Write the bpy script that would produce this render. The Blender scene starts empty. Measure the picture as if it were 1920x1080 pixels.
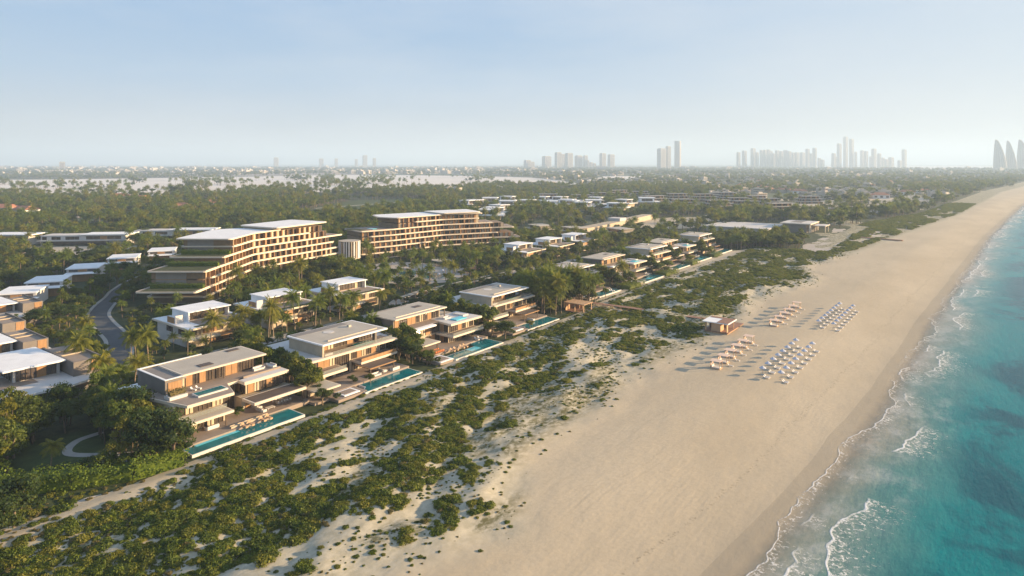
import bpy, math, random
import numpy as np
from math import sin, cos, pi, radians, atan
D = bpy.data
SC = bpy.context.scene
COL = SC.collection
# ------------------------------------------------------------------ camera, sky, sun, exposure
# world axes: X = towards the sea, Y = along the coast, metres
CAM_H = 65.0
FPX = 1220.0
HEAD = atan(908 / 1220)
cam_d = D.cameras.new('camera')
cam = D.objects.new('camera', cam_d)
COL.objects.link(cam)
cam.location = (0, 0, CAM_H)
cam.rotation_euler = (radians(90), 0, HEAD)
cam_d.sensor_width = 36
cam_d.lens = 36 * FPX / 1920
cam_d.shift_y = -235 / 1920
cam_d.clip_start = 1
cam_d.clip_end = 80000
SC.camera = cam

SUN_EL = radians(12)
SUN_AZ = radians(45)          # clockwise from +Y towards +X
w = D.worlds.new('World')
SC.world = w
w.use_nodes = True
nt = w.node_tree
sky = nt.nodes.new('ShaderNodeTexSky')
sky.sky_type = 'NISHITA'
sky.sun_disc = False
sky.sun_elevation = SUN_EL
sky.sun_rotation = SUN_AZ
sky.altitude = 60
sky.air_density = 1.0
sky.dust_density = 0.25
sky.ozone_density = 1.6
bg = nt.nodes['Background']
bg.inputs['Strength'].default_value = 0.071
# the sky texture gives the clear-air gradient; a pale marine haze lies over it, thicker towards the horizon
tc = nt.nodes.new('ShaderNodeTexCoord')
sx = nt.nodes.new('ShaderNodeSeparateXYZ'); nt.links.new(tc.outputs['Generated'], sx.inputs[0])
rp = nt.nodes.new('ShaderNodeValToRGB'); nt.links.new(sx.outputs['Z'], rp.inputs[0])
e_ = rp.color_ramp.elements
e_[0].position = 0.0; e_[0].color = (2.35, 2.46, 2.62, 1)
e_[1].position = 1.0; e_[1].color = (.9, 1.7, 3.1, 1)
for ps, c in ((.05, (2.25, 2.52, 2.86)), (.12, (1.88, 2.56, 3.4)), (.24, (1.55, 2.42, 3.62)), (.5, (1.1, 2.0, 3.4))):
    q_ = e_.new(ps); q_.color = (*c, 1)
dt = nt.nodes.new('ShaderNodeVectorMath'); dt.operation = 'DOT_PRODUCT'; nt.links.new(tc.outputs['Generated'], dt.inputs[0])
dt.inputs[1].default_value = (sin(SUN_AZ) * cos(SUN_EL), cos(SUN_AZ) * cos(SUN_EL), sin(SUN_EL))
mr = nt.nodes.new('ShaderNodeMapRange'); mr.interpolation_type = 'SMOOTHSTEP'; nt.links.new(dt.outputs['Value'], mr.inputs[0])
mr.inputs[1].default_value = .1; mr.inputs[2].default_value = 1.0; mr.inputs[3].default_value = 0; mr.inputs[4].default_value = .6
mg = nt.nodes.new('ShaderNodeMix'); mg.data_type = 'RGBA'; nt.links.new(mr.outputs[0], mg.inputs[0]); nt.links.new(rp.outputs[0], mg.inputs[6]); mg.inputs[7].default_value = (4.1, 4.15, 4.1, 1)
cn = nt.nodes.new('ShaderNodeTexNoise'); cn.inputs['Scale'].default_value = 1.6; cn.inputs['Detail'].default_value = 5; cn.inputs['Roughness'].default_value = .55
mp = nt.nodes.new('ShaderNodeMapping'); mp.inputs['Scale'].default_value = (1, 1, 5); mp.inputs['Rotation'].default_value = (.12, .1, 0); nt.links.new(tc.outputs['Generated'], mp.inputs['Vector']); nt.links.new(mp.outputs[0], cn.inputs['Vector'])
cr = nt.nodes.new('ShaderNodeMapRange'); nt.links.new(cn.outputs['Fac'], cr.inputs[0]); cr.inputs[1].default_value = .44; cr.inputs[2].default_value = .68; cr.inputs[3].default_value = 0; cr.inputs[4].default_value = .48
mc = nt.nodes.new('ShaderNodeMix'); mc.data_type = 'RGBA'; nt.links.new(cr.outputs[0], mc.inputs[0]); nt.links.new(mg.outputs[2], mc.inputs[6]); mc.inputs[7].default_value = (3.3, 3.5, 3.8, 1)
ms = nt.nodes.new('ShaderNodeMix'); ms.data_type = 'RGBA'; ms.inputs[0].default_value = .95; nt.links.new(sky.outputs[0], ms.inputs[6]); nt.links.new(mc.outputs[2], ms.inputs[7])
nt.links.new(ms.outputs[2], bg.inputs['Color'])

sl = D.lights.new('sun', 'SUN')
sl.energy = 5.0
sl.angle = radians(0.6)
sl.color = (1.0, 0.73, 0.43)
so = D.objects.new('sun', sl)
COL.objects.link(so)
so.location = (300, 300, 300)
so.rotation_euler = (radians(90) - SUN_EL, 0, pi - SUN_AZ)
SC.view_settings.view_transform = 'Standard'
SC.view_settings.look = 'None'
SC.view_settings.gamma = 1
SC.view_settings.exposure = 1.56
SC.render.engine = 'CYCLES'
SC.cycles.volume_bounces = 1
SC.cycles.max_bounces = 6
SC.cycles.transparent_max_bounces = 12

# ------------------------------------------------------------------ pixel -> ground point (photo pixels, 1920 wide)
CA, SA = cos(HEAD), sin(HEAD)
def gp(px, py, z=0.0):
    Y = FPX * (CAM_H - z) / (py - 305.0)
    X = (px - 960) * Y / FPX
    return (X * CA - Y * SA, X * SA + Y * CA)
def gd(px, Y):
    X = (px - 960) * Y / FPX
    return (X * CA - Y * SA, X * SA + Y * CA)
def depth(t, s):
    return -t * SA + s * CA
def lateral(t, s):
    return t * CA + s * SA
def proj(t, s, z=0.0):
    Y = depth(t, s)
    return 960 + FPX * lateral(t, s) / Y, 305 + FPX * (CAM_H - z) / Y

# ------------------------------------------------------------------ materials
def node(nt, typ, **kw):
    n = nt.nodes.new(typ)
    for k, v in kw.items():
        setattr(n, k, v)
    return n
def mathn(nt, op, a, b=None, c=None, clamp=False):
    n = nt.nodes.new('ShaderNodeMath')
    n.operation = op
    n.use_clamp = clamp
    for i, v in enumerate((a, b, c)):
        if v is None: continue
        if isinstance(v, (int, float)): n.inputs[i].default_value = v
        else: nt.links.new(v, n.inputs[i])
    return n.outputs[0]
def mixc(nt, f, a, b, blend='MIX'):
    n = nt.nodes.new('ShaderNodeMix')
    n.data_type = 'RGBA'
    n.blend_type = blend
    n.clamp_factor = True
    for s, v in ((0, f), (6, a), (7, b)):
        if isinstance(v, (int, float)): n.inputs[s].default_value = v
        elif isinstance(v, (tuple, list)): n.inputs[s].default_value = (v[0], v[1], v[2], 1)
        else: nt.links.new(v, n.inputs[s])
    return n.outputs[2]
def noise(nt, vec, scale, detail=4, rough=.55, dist=0.0):
    n = nt.nodes.new('ShaderNodeTexNoise')
    n.inputs['Scale'].default_value = scale
    n.inputs['Detail'].default_value = detail
    n.inputs['Roughness'].default_value = rough
    n.inputs['Distortion'].default_value = dist
    if vec is not None: nt.links.new(vec, n.inputs['Vector'])
    return n.outputs['Fac']
def mapr(nt, v, a, b, c=0.0, d=1.0, smooth=True):
    n = nt.nodes.new('ShaderNodeMapRange')
    n.interpolation_type = 'SMOOTHSTEP' if smooth else 'LINEAR'
    nt.links.new(v, n.inputs[0])
    for i, x in enumerate((a, b, c, d)): n.inputs[i + 1].default_value = x
    return n.outputs[0]
def scalev(nt, vec, sx, sy, sz):
    n = nt.nodes.new('ShaderNodeMapping')
    n.inputs['Scale'].default_value = (sx, sy, sz)
    nt.links.new(vec, n.inputs['Vector'])
    return n.outputs[0]
def begin(name):
    m = D.materials.new(name)
    m.use_nodes = True
    nt = m.node_tree
    return m, nt, nt.nodes['Principled BSDF'], nt.nodes['Material Output']
def setbump(nt, p, h, strength, dist):
    b = nt.nodes.new('ShaderNodeBump')
    b.inputs['Strength'].default_value = strength
    b.inputs['Distance'].default_value = dist
    nt.links.new(h, b.inputs['Height'])
    nt.links.new(b.outputs[0], p.inputs['Normal'])
def pm(name, col, rough=.75, var=.14, scale=.6, bump=.0, spec=.3, metal=0, alpha=1, stretch=(1, 1, 1), planks=None):
    m, nt, p, out = begin(name)
    geo = nt.nodes.new('ShaderNodeNewGeometry')
    v = scalev(nt, geo.outputs['Position'], *stretch)
    n1 = noise(nt, v, scale, 5)
    n2 = noise(nt, v, scale * 9, 3)
    f = mathn(nt, 'ADD', mathn(nt, 'MULTIPLY', n1, .65), mathn(nt, 'MULTIPLY', n2, .35))
    f = mapr(nt, f, .33, .67)
    c = mixc(nt, f, tuple(x * (1 - var) for x in col), tuple(min(1, x * (1 + var)) for x in col))
    if planks:
        wv = node(nt, 'ShaderNodeTexWave', bands_direction=planks[0])
        wv.inputs['Scale'].default_value = planks[1]
        wv.inputs['Distortion'].default_value = .3
        nt.links.new(geo.outputs['Position'], wv.inputs['Vector'])
        c = mixc(nt, mapr(nt, wv.outputs['Fac'], 0, .25, planks[2], 0), c, tuple(x * .45 for x in col))
    nt.links.new(c, p.inputs['Base Color'])
    p.inputs['Roughness'].default_value = rough
    p.inputs['Specular IOR Level'].default_value = spec
    p.inputs['Metallic'].default_value = metal
    p.inputs['Alpha'].default_value = alpha
    if bump: setbump(nt, p, n2, bump, .1)
    return m
def leafmat(name, a, b, c, trans=.35, pscale=.35):
    m, nt, p, out = begin(name)
    geo = nt.nodes.new('ShaderNodeNewGeometry')
    oi = nt.nodes.new('ShaderNodeObjectInfo')
    n1 = noise(nt, geo.outputs['Position'], pscale, 3)
    rnd = nt.nodes.new('ShaderNodeTexWhiteNoise')
    rnd.noise_dimensions = '3D'
    v = scalev(nt, geo.outputs['Position'], 2.3, 2.3, 2.3)
    sn = node(nt, 'ShaderNodeVectorMath', operation='FLOOR')
    nt.links.new(v, sn.inputs[0])
    nt.links.new(sn.outputs[0], rnd.inputs['Vector'])
    f = mathn(nt, 'ADD', mathn(nt, 'MULTIPLY', n1, .7), mathn(nt, 'MULTIPLY', rnd.outputs['Value'], .3))
    col = mixc(nt, mapr(nt, f, .3, .7), a, b)
    col = mixc(nt, mathn(nt, 'MULTIPLY', mapr(nt, oi.outputs['Random'], .35, 1), .75), col, c)
    nt.links.new(col, p.inputs['Base Color'])
    p.inputs['Roughness'].default_value = .6
    p.inputs['Specular IOR Level'].default_value = .25
    tr = nt.nodes.new('ShaderNodeBsdfTranslucent')
    nt.links.new(mixc(nt, .5, col, (.30, .34, .03)), tr.inputs['Color'])
    mx = nt.nodes.new('ShaderNodeMixShader')
    mx.inputs[0].default_value = trans
    nt.links.new(p.outputs[0], mx.inputs[1])
    nt.links.new(tr.outputs[0], mx.inputs[2])
    nt.links.new(mx.outputs[0], out.inputs['Surface'])
    return m
M = {}
M['white'] = pm('white_render', (.78, .775, .77), .6, .07, .3)
M['cream'] = pm('cream_roof', (.42, .375, .31), .7, .07, .25)
M['edge'] = pm('pale_slab_edge', (.63, .54, .43), .6, .06, .3)
M['beige'] = pm('beige_stone_wall', (.43, .355, .26), .8, .10, .5, .2)
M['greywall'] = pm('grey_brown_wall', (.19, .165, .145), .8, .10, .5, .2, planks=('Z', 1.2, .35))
M['plaster'] = pm('pale_grey_plaster', (.56, .53, .50), .8, .06, .3)
M['darkroof'] = pm('dark_bronze_roof', (.095, .07, .055), .6, .15, .4)
M['membrane'] = pm('grey_roof_membrane', (.22, .20, .185), .8, .12, .3)
M['bronze'] = pm('bronze_render', (.24, .165, .10), .7, .15, .6)
M['taupe'] = pm('taupe_render', (.25, .225, .20), .8, .08, .4)
M['timber'] = pm('warm_timber', (.33, .185, .085), .6, .22, .9, .1, stretch=(4, 4, .4))
M['curtain'] = pm('pale_curtain', (.50, .41, .29), .9, .30, 1.2, stretch=(3, 3, .15))
M['glass'] = pm('dark_window_glass', (.075, .058, .046), .09, .5, .35, spec=.8)
M['frame'] = pm('bronze_frame', (.10, .07, .05), .5, .1, 1)
M['deck'] = pm('stone_deck', (.27, .215, .175), .75, .08, .35, .1)
M['boards'] = pm('boardwalk_timber', (.30, .165, .11), .8, .2, .8, .2, planks=('X', 6, .6))
M['hutwood'] = pm('tan_board_wall', (.50, .32, .19), .8, .1, .8, .1, planks=('X', 8, .5))
M['paving'] = pm('pale_paving', (.42, .37, .32), .8, .12, .2)
M['asphalt'] = pm('asphalt', (.075, .080, .088), .85, .15, .3, .1)
M['kerb'] = pm('pale_kerb', (.35, .33, .30), .85, .1, .5)
M['cushion'] = pm('white_fabric', (.58, .56, .54), .9, .04, 2)
M['canvas'] = pm('white_canvas', (.52, .53, .59), .85, .05, 1.5)
M['peach'] = pm('peach_canvas', (.66, .50, .40), .85, .05, 1.5)
M['lawn'] = pm('lawn_grass', (.045, .068, .020), .95, .3, .25, .3)
M['turf'] = pm('roof_turf', (.050, .060, .022), .95, .3, .8, .3)
M['tile_red'] = pm('terracotta_roof', (.42, .17, .09), .8, .25, .2, .1)
M['tower'] = pm('tower_concrete', (.40, .36, .32), .8, .05, .02)
M['bark'] = pm('bark', (.17, .125, .085), .9, .25, 1.5, .3)
M['palmbark'] = pm('palm_trunk', (.24, .18, .125), .9, .25, 1.5, .3)
M['house'] = pm('town_house_wall', (.46, .41, .35), .8, .12, .02)
M['rail'] = pm('rail_metal', (.25, .20, .15), .5, .1, 1)
M['orange'] = pm('orange_cushion', (.55, .17, .05), .9, .1, 2)
M['broad'] = leafmat('broad_leaf', (.022, .048, .008), (.095, .130, .014), (.20, .175, .018))
M['broad2'] = leafmat('dark_leaf', (.012, .032, .010), (.040, .070, .015), (.080, .100, .018))
M['dry'] = leafmat('dry_leaf', (.13, .105, .045), (.19, .15, .06), (.16, .13, .05))
M['palm'] = leafmat('palm_leaf', (.055, .095, .012), (.15, .185, .018), (.215, .180, .018), .35, .8)
M['shrub'] = leafmat('dune_shrub_leaf', (.030, .058, .008), (.140, .175, .014), (.185, .165, .020), .3, .6)
M['hedge'] = leafmat('hedge_leaf', (.060, .105, .010), (.15, .20, .018), (.17, .19, .02), .3, .5)
def glassrail():
    m, nt, p, out = begin('clear_rail_glass')
    p.inputs['Base Color'].default_value = (.35, .38, .36, 1)
    p.inputs['Roughness'].default_value = .05
    p.inputs['Alpha'].default_value = .22
    return m
M['railglass'] = glassrail()
def poolmat(name, a, b):
    m, nt, p, out = begin(name)
    geo = nt.nodes.new('ShaderNodeNewGeometry')
    n = noise(nt, geo.outputs['Position'], .25, 3)
    nt.links.new(mixc(nt, mapr(nt, n, .35, .65), a, b), p.inputs['Base Color'])
    p.inputs['Roughness'].default_value = .08
    setbump(nt, p, noise(nt, geo.outputs['Position'], 2.5, 3), .12, .1)
    return m
M['pool'] = poolmat('pool_water', (.004, .105, .12), (.008, .165, .18))
M['poollight'] = poolmat('shallow_pool_water', (.06, .42, .52), (.10, .52, .62))

# ------------------------------------------------------------------ mesh builder
class MB:
    def __init__(s): s.v = []; s.f = []
    def quad(s, a, b, c, d):
        n = len(s.v); s.v += [a, b, c, d]; s.f.append((n, n + 1, n + 2, n + 3))
    def tri(s, a, b, c):
        n = len(s.v); s.v += [a, b, c]; s.f.append((n, n + 1, n + 2))
    def prism(s, pts, z0, z1):
        area = sum(pts[i][0] * pts[(i + 1) % len(pts)][1] - pts[(i + 1) % len(pts)][0] * pts[i][1] for i in range(len(pts)))
        if area < 0: pts = pts[::-1]
        n = len(s.v); k = len(pts)
        s.v += [(p[0], p[1], z0) for p in pts] + [(p[0], p[1], z1) for p in pts]
        for i in range(k):
            j = (i + 1) % k
            s.f.append((n + i, n + j, n + k + j, n + k + i))
        s.f.append(tuple(n + k + i for i in range(k)))
        s.f.append(tuple(n + i for i in reversed(range(k))))
        return s
    def box(s, x0, y0, z0, x1, y1, z1):
        x0, x1 = min(x0, x1), max(x0, x1); y0, y1 = min(y0, y1), max(y0, y1)
        return s.prism([(x0, y0), (x1, y0), (x1, y1), (x0, y1)], min(z0, z1), max(z0, z1))
    def tube(s, pts, rad, k=6, cap=True):
        base = len(s.v)
        for i, p in enumerate(pts):
            p = np.array(p, float)
            q = np.array(pts[min(i + 1, len(pts) - 1)], float) - np.array(pts[max(i - 1, 0)], float)
            q /= (np.linalg.norm(q) + 1e-9)
            u = np.cross(q, (0, 0, 1.0) if abs(q[2]) < .9 else (1.0, 0, 0)); u /= np.linalg.norm(u)
            w_ = np.cross(q, u)
            for j in range(k):
                a = 2 * pi * j / k
                s.v.append(tuple(p + rad[i] * (cos(a) * u + sin(a) * w_)))
        for i in range(len(pts) - 1):
            for j in range(k):
                a = base + i * k + j; b = base + i * k + (j + 1) % k
                s.f.append((a, b, b + k, a + k))
        if cap:
            s.f.append(tuple(base + (len(pts) - 1) * k + j for j in range(k)))
        return s
    def cyl(s, x, y, z0, z1, r0, r1=None, k=12):
        r1 = r0 if r1 is None else r1
        n = len(s.v)
        for z, r in ((z0, r0), (z1, r1)):
            s.v += [(x + r * cos(2 * pi * i / k), y + r * sin(2 * pi * i / k), z) for i in range(k)]
        for i in range(k):
            j = (i + 1) % k
            s.f.append((n + i, n + j, n + k + j, n + k + i))
        s.f.append(tuple(n + k + i for i in range(k)))
        s.f.append(tuple(n + i for i in reversed(range(k))))
        return s
    def build(s, name, m, parent=None, loc=None, smooth=False):
        me = D.meshes.new(name)
        me.from_pydata([tuple(map(float, p)) for p in s.v], [], s.f)
        me.materials.append(M[m] if isinstance(m, str) else m)
        if smooth:
            me.polygons.foreach_set('use_smooth', [True] * len(me.polygons))
        me.update()
        o = D.objects.new(name, me)
        COL.objects.link(o)
        if parent is not None: o.parent = parent
        if loc is not None: o.location = loc
        return o
def thing(name, label, cat, loc=(0, 0, 0), rz=0, group=None):
    o = D.objects.new(name, None)
    o.empty_display_size = .5
    COL.objects.link(o)
    o.location = loc; o.rotation_euler = (0, 0, rz)
    o['label'] = label; o['category'] = cat
    if group: o['group'] = group
    return o
def tag(o, label, cat, group=None, kind=None):
    o['label'] = label; o['category'] = cat
    if group: o['group'] = group
    if kind: o['kind'] = kind
    return o
def struct(o, label=None):
    o['kind'] = 'structure'
    o['label'] = label or o.name.replace('_', ' ')
    o['category'] = o.name.split('.')[0].replace('_', ' ')
    return o
CH = {}
def copy_tree(o, parent=None):
    c = o.copy(); COL.objects.link(c)
    if parent is not None: c.parent = parent
    for ch in list(o.children): copy_tree(ch, c)
    return c
def dup(o, loc, rz=None, label=None, group=None, scale=None):
    c = copy_tree(o)
    c.location = loc
    if rz is not None: c.rotation_euler = (0, 0, rz)
    if label: c['label'] = label
    if group: c['group'] = group
    if scale is not None: c.scale = (scale,) * 3 if isinstance(scale, (int, float)) else scale
    return c
ORDW = ['first', 'second', 'third', 'fourth', 'fifth', 'sixth', 'seventh', 'eighth', 'ninth', 'tenth', 'eleventh', 'twelfth',
        'thirteenth', 'fourteenth', 'fifteenth', 'sixteenth', 'seventeenth', 'eighteenth', 'nineteenth', 'twentieth']
def ordw(i):
    if i < 20: return ORDW[i]
    tens = ['twenty', 'thirty', 'forty'][(i + 1) // 10 - 2]
    r = (i + 1) % 10
    return tens + '-' + ORDW[r - 1] if r else {'twenty': 'twentieth', 'thirty': 'thirtieth', 'forty': 'fortieth'}[tens]
rng = random.Random(7)
nr = np.random.default_rng(11)
def vnoise(x, y, seed=0):
    xi = np.floor(x).astype(np.int64); yi = np.floor(y).astype(np.int64)
    xf = x - xi; yf = y - yi
    def h(a, b):
        n = (a * 374761393 + b * 668265263 + seed * 1442695041) & 0xffffffff
        n = ((n ^ (n >> 13)) * 1274126177) & 0xffffffff
        return ((n ^ (n >> 16)) & 0xffffff) / float(0xffffff)
    u = xf * xf * (3 - 2 * xf); v = yf * yf * (3 - 2 * yf)
    return (h(xi, yi) * (1 - u) + h(xi + 1, yi) * u) * (1 - v) + (h(xi, yi + 1) * (1 - u) + h(xi + 1, yi + 1) * u) * v
def fbm(x, y, seed=0, o=4):
    r = 0; a = .5; t = 0
    for i in range(o):
        r = r + a * vnoise(x * 2 ** i + 17.3 * i, y * 2 ** i + 9.1 * i, seed + i); t += a; a *= .5
    return r / t
def sstep(a, b, x):
    t = np.clip((x - a) / (b - a), 0, 1); return t * t * (3 - 2 * t)
def inpoly(x, y, poly):
    x = np.asarray(x, float); y = np.asarray(y, float)
    r = np.zeros(x.shape, bool)
    n = len(poly); j = n - 1
    for i in range(n):
        xi, yi = poly[i]; xj, yj = poly[j]
        c = ((yi > y) != (yj > y)) & (x < (xj - xi) * (y - yi) / (yj - yi + 1e-12) + xi)
        r ^= c; j = i
    return r

# ------------------------------------------------------------------ coast, terrain, sea
SHORE = [(-60, -44), (40, -40), (100.6, -36.2), (117, -33.6), (138.6, -31.5), (178, -29.3), (207, -27.3), (267.6, -25.4), (341, -23.5), (445, -18.9),
         (727, -7), (1112, 18.5), (1344, 36), (2200, 125), (4000, 420), (9000, 1700), (30000, 9000)]
SS = np.array([p[0] for p in SHORE], float); ST = np.array([p[1] for p in SHORE], float)
def shore(s):
    s = np.asarray(s, float)
    r = 0
    for d in (-14, -7, 0, 7, 14): r = r + np.interp(s + d, SS, ST)
    return r / 5 + 1.1 * (fbm(s / 22, s * 0, 5, 3) - .5)
EDGE = [(20, -84), (69, -79), (93, -70), (117, -86), (148, -87), (190, -91), (233, -87), (320, -92), (383, -80), (434, -97), (520, -84), (660, -72), (776, -60), (990, -38), (1800, 8), (4000, 250), (30000, 8000)]
def edge(s): return np.interp(s, [p[0] for p in EDGE], [p[1] for p in EDGE])
LANE = [(20, -137), (120, -139.5), (200, -142), (270, -146.5), (480, -149), (30000, -149)]
def lane(s): return np.interp(s, [p[0] for p in LANE], [p[1] for p in LANE])
LAND = [(20, -143), (44, -141), (60, -140), (250, -144.5), (272, -152), (480, -157), (500, -149), (520, -118), (600, -118), (776, -112), (990, -75), (1800, -25), (4000, 200), (9000, 1400), (30000, 8400)]
def land(s): return np.interp(s, [p[0] for p in LAND], [p[1] for p in LAND])
def height(t, s):
    t = np.asarray(t, float); s = np.asarray(s, float)
    d = t - shore(s)
    z = -1.5 - .045 * np.clip(d, 0, 80) + 1.9 * sstep(0, 38, -d)
    dune = sstep(0, 9, t - lane(s) - 2) * sstep(-8, 14, edge(s) + 4 - t) * (1 - sstep(470, 520, s))
    rel = (fbm(t / 15 + s / 70, s / 26 - t / 60, 21, 3) - .42) * 4.2 + (fbm(t / 5, s / 8, 31, 3) - .5) * 1.1
    z = z + dune * np.maximum(rel, -.6)
    far = sstep(500, 600, s) * sstep(-6, 10, edge(s) - t) * sstep(-60, 0, t - land(s) + 20)
    z = z + far * (fbm(t / 12, s / 30, 3, 3) - .4) * 1.5 * (1 - sstep(1200, 1500, s))
    inland = sstep(0, 5, lane(s) + 1.5 - t)
    z = z * (1 - inland)
    return z
def hz(t, s): return float(height(np.array([t]), np.array([s]))[0])
def axis(segs):
    a = [segs[0][0]]
    for x0, x1, st0, st1 in segs:
        x = x0
        while x < x1 - 1e-6:
            f = (x - x0) / (x1 - x0)
            x = min(x1, x + st0 * (st1 / st0) ** f)
            a.append(x)
    return np.array(a)
def gridmesh(name, X, Y, Z, attrs, m, uv=None):
    ny, nx = X.shape
    me = D.meshes.new(name)
    co = np.stack([X, Y, Z], -1).reshape(-1, 3)
    idx = np.arange(ny * nx).reshape(ny, nx)
    q = np.stack([idx[:-1, :-1], idx[:-1, 1:], idx[1:, 1:], idx[1:, :-1]], -1).reshape(-1, 4)
    me.vertices.add(len(co)); me.vertices.foreach_set('co', co.ravel())
    me.loops.add(q.size); me.loops.foreach_set('vertex_index', q.ravel())
    me.polygons.add(len(q)); me.polygons.foreach_set('loop_start', np.arange(len(q)) * 4)
    me.update(calc_edges=True)
    me.polygons.foreach_set('use_smooth', [True] * len(q))
    for k, a in attrs.items():
        at = me.attributes.new(k, 'FLOAT', 'POINT'); at.data.foreach_set('value', np.asarray(a, np.float32).ravel())
    if uv is not None:
        l = me.uv_layers.new(name='uv')
        u = np.stack([uv[0].ravel()[q.ravel()], uv[1].ravel()[q.ravel()]], -1)
        l.data.foreach_set('uv', u.astype(np.float32).ravel())
    me.materials.append(m)
    o = D.objects.new(name, me); COL.objects.link(o)
    return o
def ground_material():
    m, nt, p, out = begin('ground_sand_and_soil')
    geo = nt.nodes.new('ShaderNodeNewGeometry'); P = geo.outputs['Position']
    def attr(n):
        a = nt.nodes.new('ShaderNodeAttribute'); a.attribute_name = n; return a.outputs['Fac']
    big = noise(nt, scalev(nt, P, 1, .4, 1), .035, 5)
    fine = noise(nt, P, 1.3, 6, .65)
    dry = mixc(nt, mapr(nt, big, .3, .7), (.425, .352, .248), (.505, .422, .302))
    dry = mixc(nt, mapr(nt, fine, .35, .7, 0, .35), dry, (.335, .28, .205))
    damp = mixc(nt, mapr(nt, fine, .3, .7), (.29, .24, .18), (.35, .295, .225))
    wetm = attr('wet')
    wn = mathn(nt, 'ADD', wetm, mathn(nt, 'MULTIPLY', mathn(nt, 'SUBTRACT', noise(nt, scalev(nt, P, 1, .35, 1), .12, 4), .5), .5))
    sand = mixc(nt, mapr(nt, wn, .0, 1.0, 0, .8), dry, damp)
    dn = noise(nt, P, .5, 5, .7)
    dunes = mixc(nt, mapr(nt, dn, .3, .7), (.40, .36, .27), (.50, .45, .345))
    litter = mathn(nt, 'MULTIPLY', attr('litter'), mapr(nt, noise(nt, scalev(nt, P, 1, .6, 1), .8, 6, .7), .35, .6))
    dunes = mixc(nt, litter, dunes, (.12, .11, .045))
    sd = attr('shored')
    wob = mathn(nt, 'MULTIPLY', mathn(nt, 'SUBTRACT', noise(nt, scalev(nt, P, 1, .5, 1), .06, 4), .5), 9)
    wr = mathn(nt, 'SUBTRACT', 1.0, mapr(nt, mathn(nt, 'ABSOLUTE', mathn(nt, 'ADD', mathn(nt, 'ADD', sd, 11.5), wob)), .15, .8))
    wr = mathn(nt, 'MULTIPLY', wr, mapr(nt, noise(nt, P, 1.7, 3), .52, .66))
    sand = mixc(nt, mathn(nt, 'MULTIPLY', wr, .55), sand, (.12, .10, .07))
    wob3 = mathn(nt, 'MULTIPLY', mathn(nt, 'SUBTRACT', noise(nt, scalev(nt, P, .3, 1, 1), .012, 2), .5), 30)
    for off in (27.0, 28.9, 36.0, 37.9):
        tk_ = mathn(nt, 'SUBTRACT', 1.0, mapr(nt, mathn(nt, 'ABSOLUTE', mathn(nt, 'ADD', mathn(nt, 'ADD', sd, off), wob3)), .12, .38))
        tk_ = mathn(nt, 'MULTIPLY', tk_, mapr(nt, noise(nt, P, .03, 2), .42, .56, .0, .10))
        sand = mixc(nt, tk_, sand, (.24, .195, .14))
    sand = mixc(nt, mapr(nt, noise(nt, scalev(nt, P, 1, .5, 1), .09, 5, .6), .5, .7, 0, .14), sand, (.36, .30, .215))
    sand = mixc(nt, attr('dune'), sand, dunes)
    g1 = noise(nt, P, .02, 5); g2 = noise(nt, P, .3, 5, .7)
    green = mixc(nt, mapr(nt, g2, .35, .65), (.022, .034, .012), (.055, .070, .022))
    green = mixc(nt, mapr(nt, g1, .58, .68, 0, .55), green, (.15, .13, .09))
    vegm = mathn(nt, 'ADD', attr('veg'), mathn(nt, 'MULTIPLY', mathn(nt, 'SUBTRACT', dn, .5), .5))
    c = mixc(nt, mapr(nt, vegm, .4, .6), sand, green)
    nt.links.new(c, p.inputs['Base Color'])
    nt.links.new(mapr(nt, wn, .55, 1.0, .92, .35), p.inputs['Roughness'])
    p.inputs['Specular IOR Level'].default_value = .25
    wv = node(nt, 'ShaderNodeTexWave', bands_direction='X')
    wv.inputs['Scale'].default_value = .28; wv.inputs['Distortion'].default_value = 7
    wv.inputs['Detail'].default_value = 3; wv.inputs['Detail Scale'].default_value = .5
    nt.links.new(scalev(nt, P, 1, .35, 1), wv.inputs['Vector'])
    rip = mathn(nt, 'MULTIPLY', wv.outputs['Fac'], mapr(nt, noise(nt, P, .03, 3), .45, .65))
    hh = mathn(nt, 'ADD', mathn(nt, 'MULTIPLY', rip, .045), mathn(nt, 'ADD', mathn(nt, 'MULTIPLY', fine, .16), mathn(nt, 'MULTIPLY', noise(nt, scalev(nt, P, 1, .5, 1), .22, 5), .9)))
    setbump(nt, p, hh, .55, .35)
    return m
tx = axis([(-24000, -2500, 3000, 300), (-2500, -700, 200, 40), (-700, -152, 25, 4), (-152, -18, .75, .75), (-18, 60, 2, 10), (60, 400, 10, 60), (400, 16000, 300, 3000)])
sy = axis([(-600, 20, 60, 4), (20, 330, .8, .9), (330, 560, 1.2, 3), (560, 1400, 4, 16), (1400, 30000, 30, 1500)])
TX, SY = np.meshgrid(tx, sy)
TZ = height(TX, SY)
dd = TX - shore(SY)
wet = .40 * sstep(-9, 0, dd)
dune_m = sstep(-2, 4, TX - lane(SY) - 2) * (1 - sstep(-6, 6, TX - edge(SY) - 3)) * (1 - sstep(2500, 3000, SY))
lit_m = dune_m * (.22 + .78 * (1 - sstep(470, 560, SY)) * sstep(.46, .60, fbm(TX / 9, SY / 20, 77, 4)) + .7 * sstep(480, 560, SY))
veg_m = 1 - sstep(-1.5, 1.5, TX - land(SY))
veg_m = veg_m * (1 - .9 * sstep(540, 620, SY) * (1 - sstep(1700, 2200, SY)) * sstep(-420, -300, TX) * sstep(.50, .60, fbm(TX / 45, SY / 70, 303, 3)))
ground = gridmesh('ground', TX, SY, TZ, {'shored': dd, 'wet': wet, 'dune': dune_m, 'litter': lit_m, 'veg': veg_m}, ground_material())
struct(ground, 'sandy beach, dunes and planted ground running to the horizon')

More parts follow.
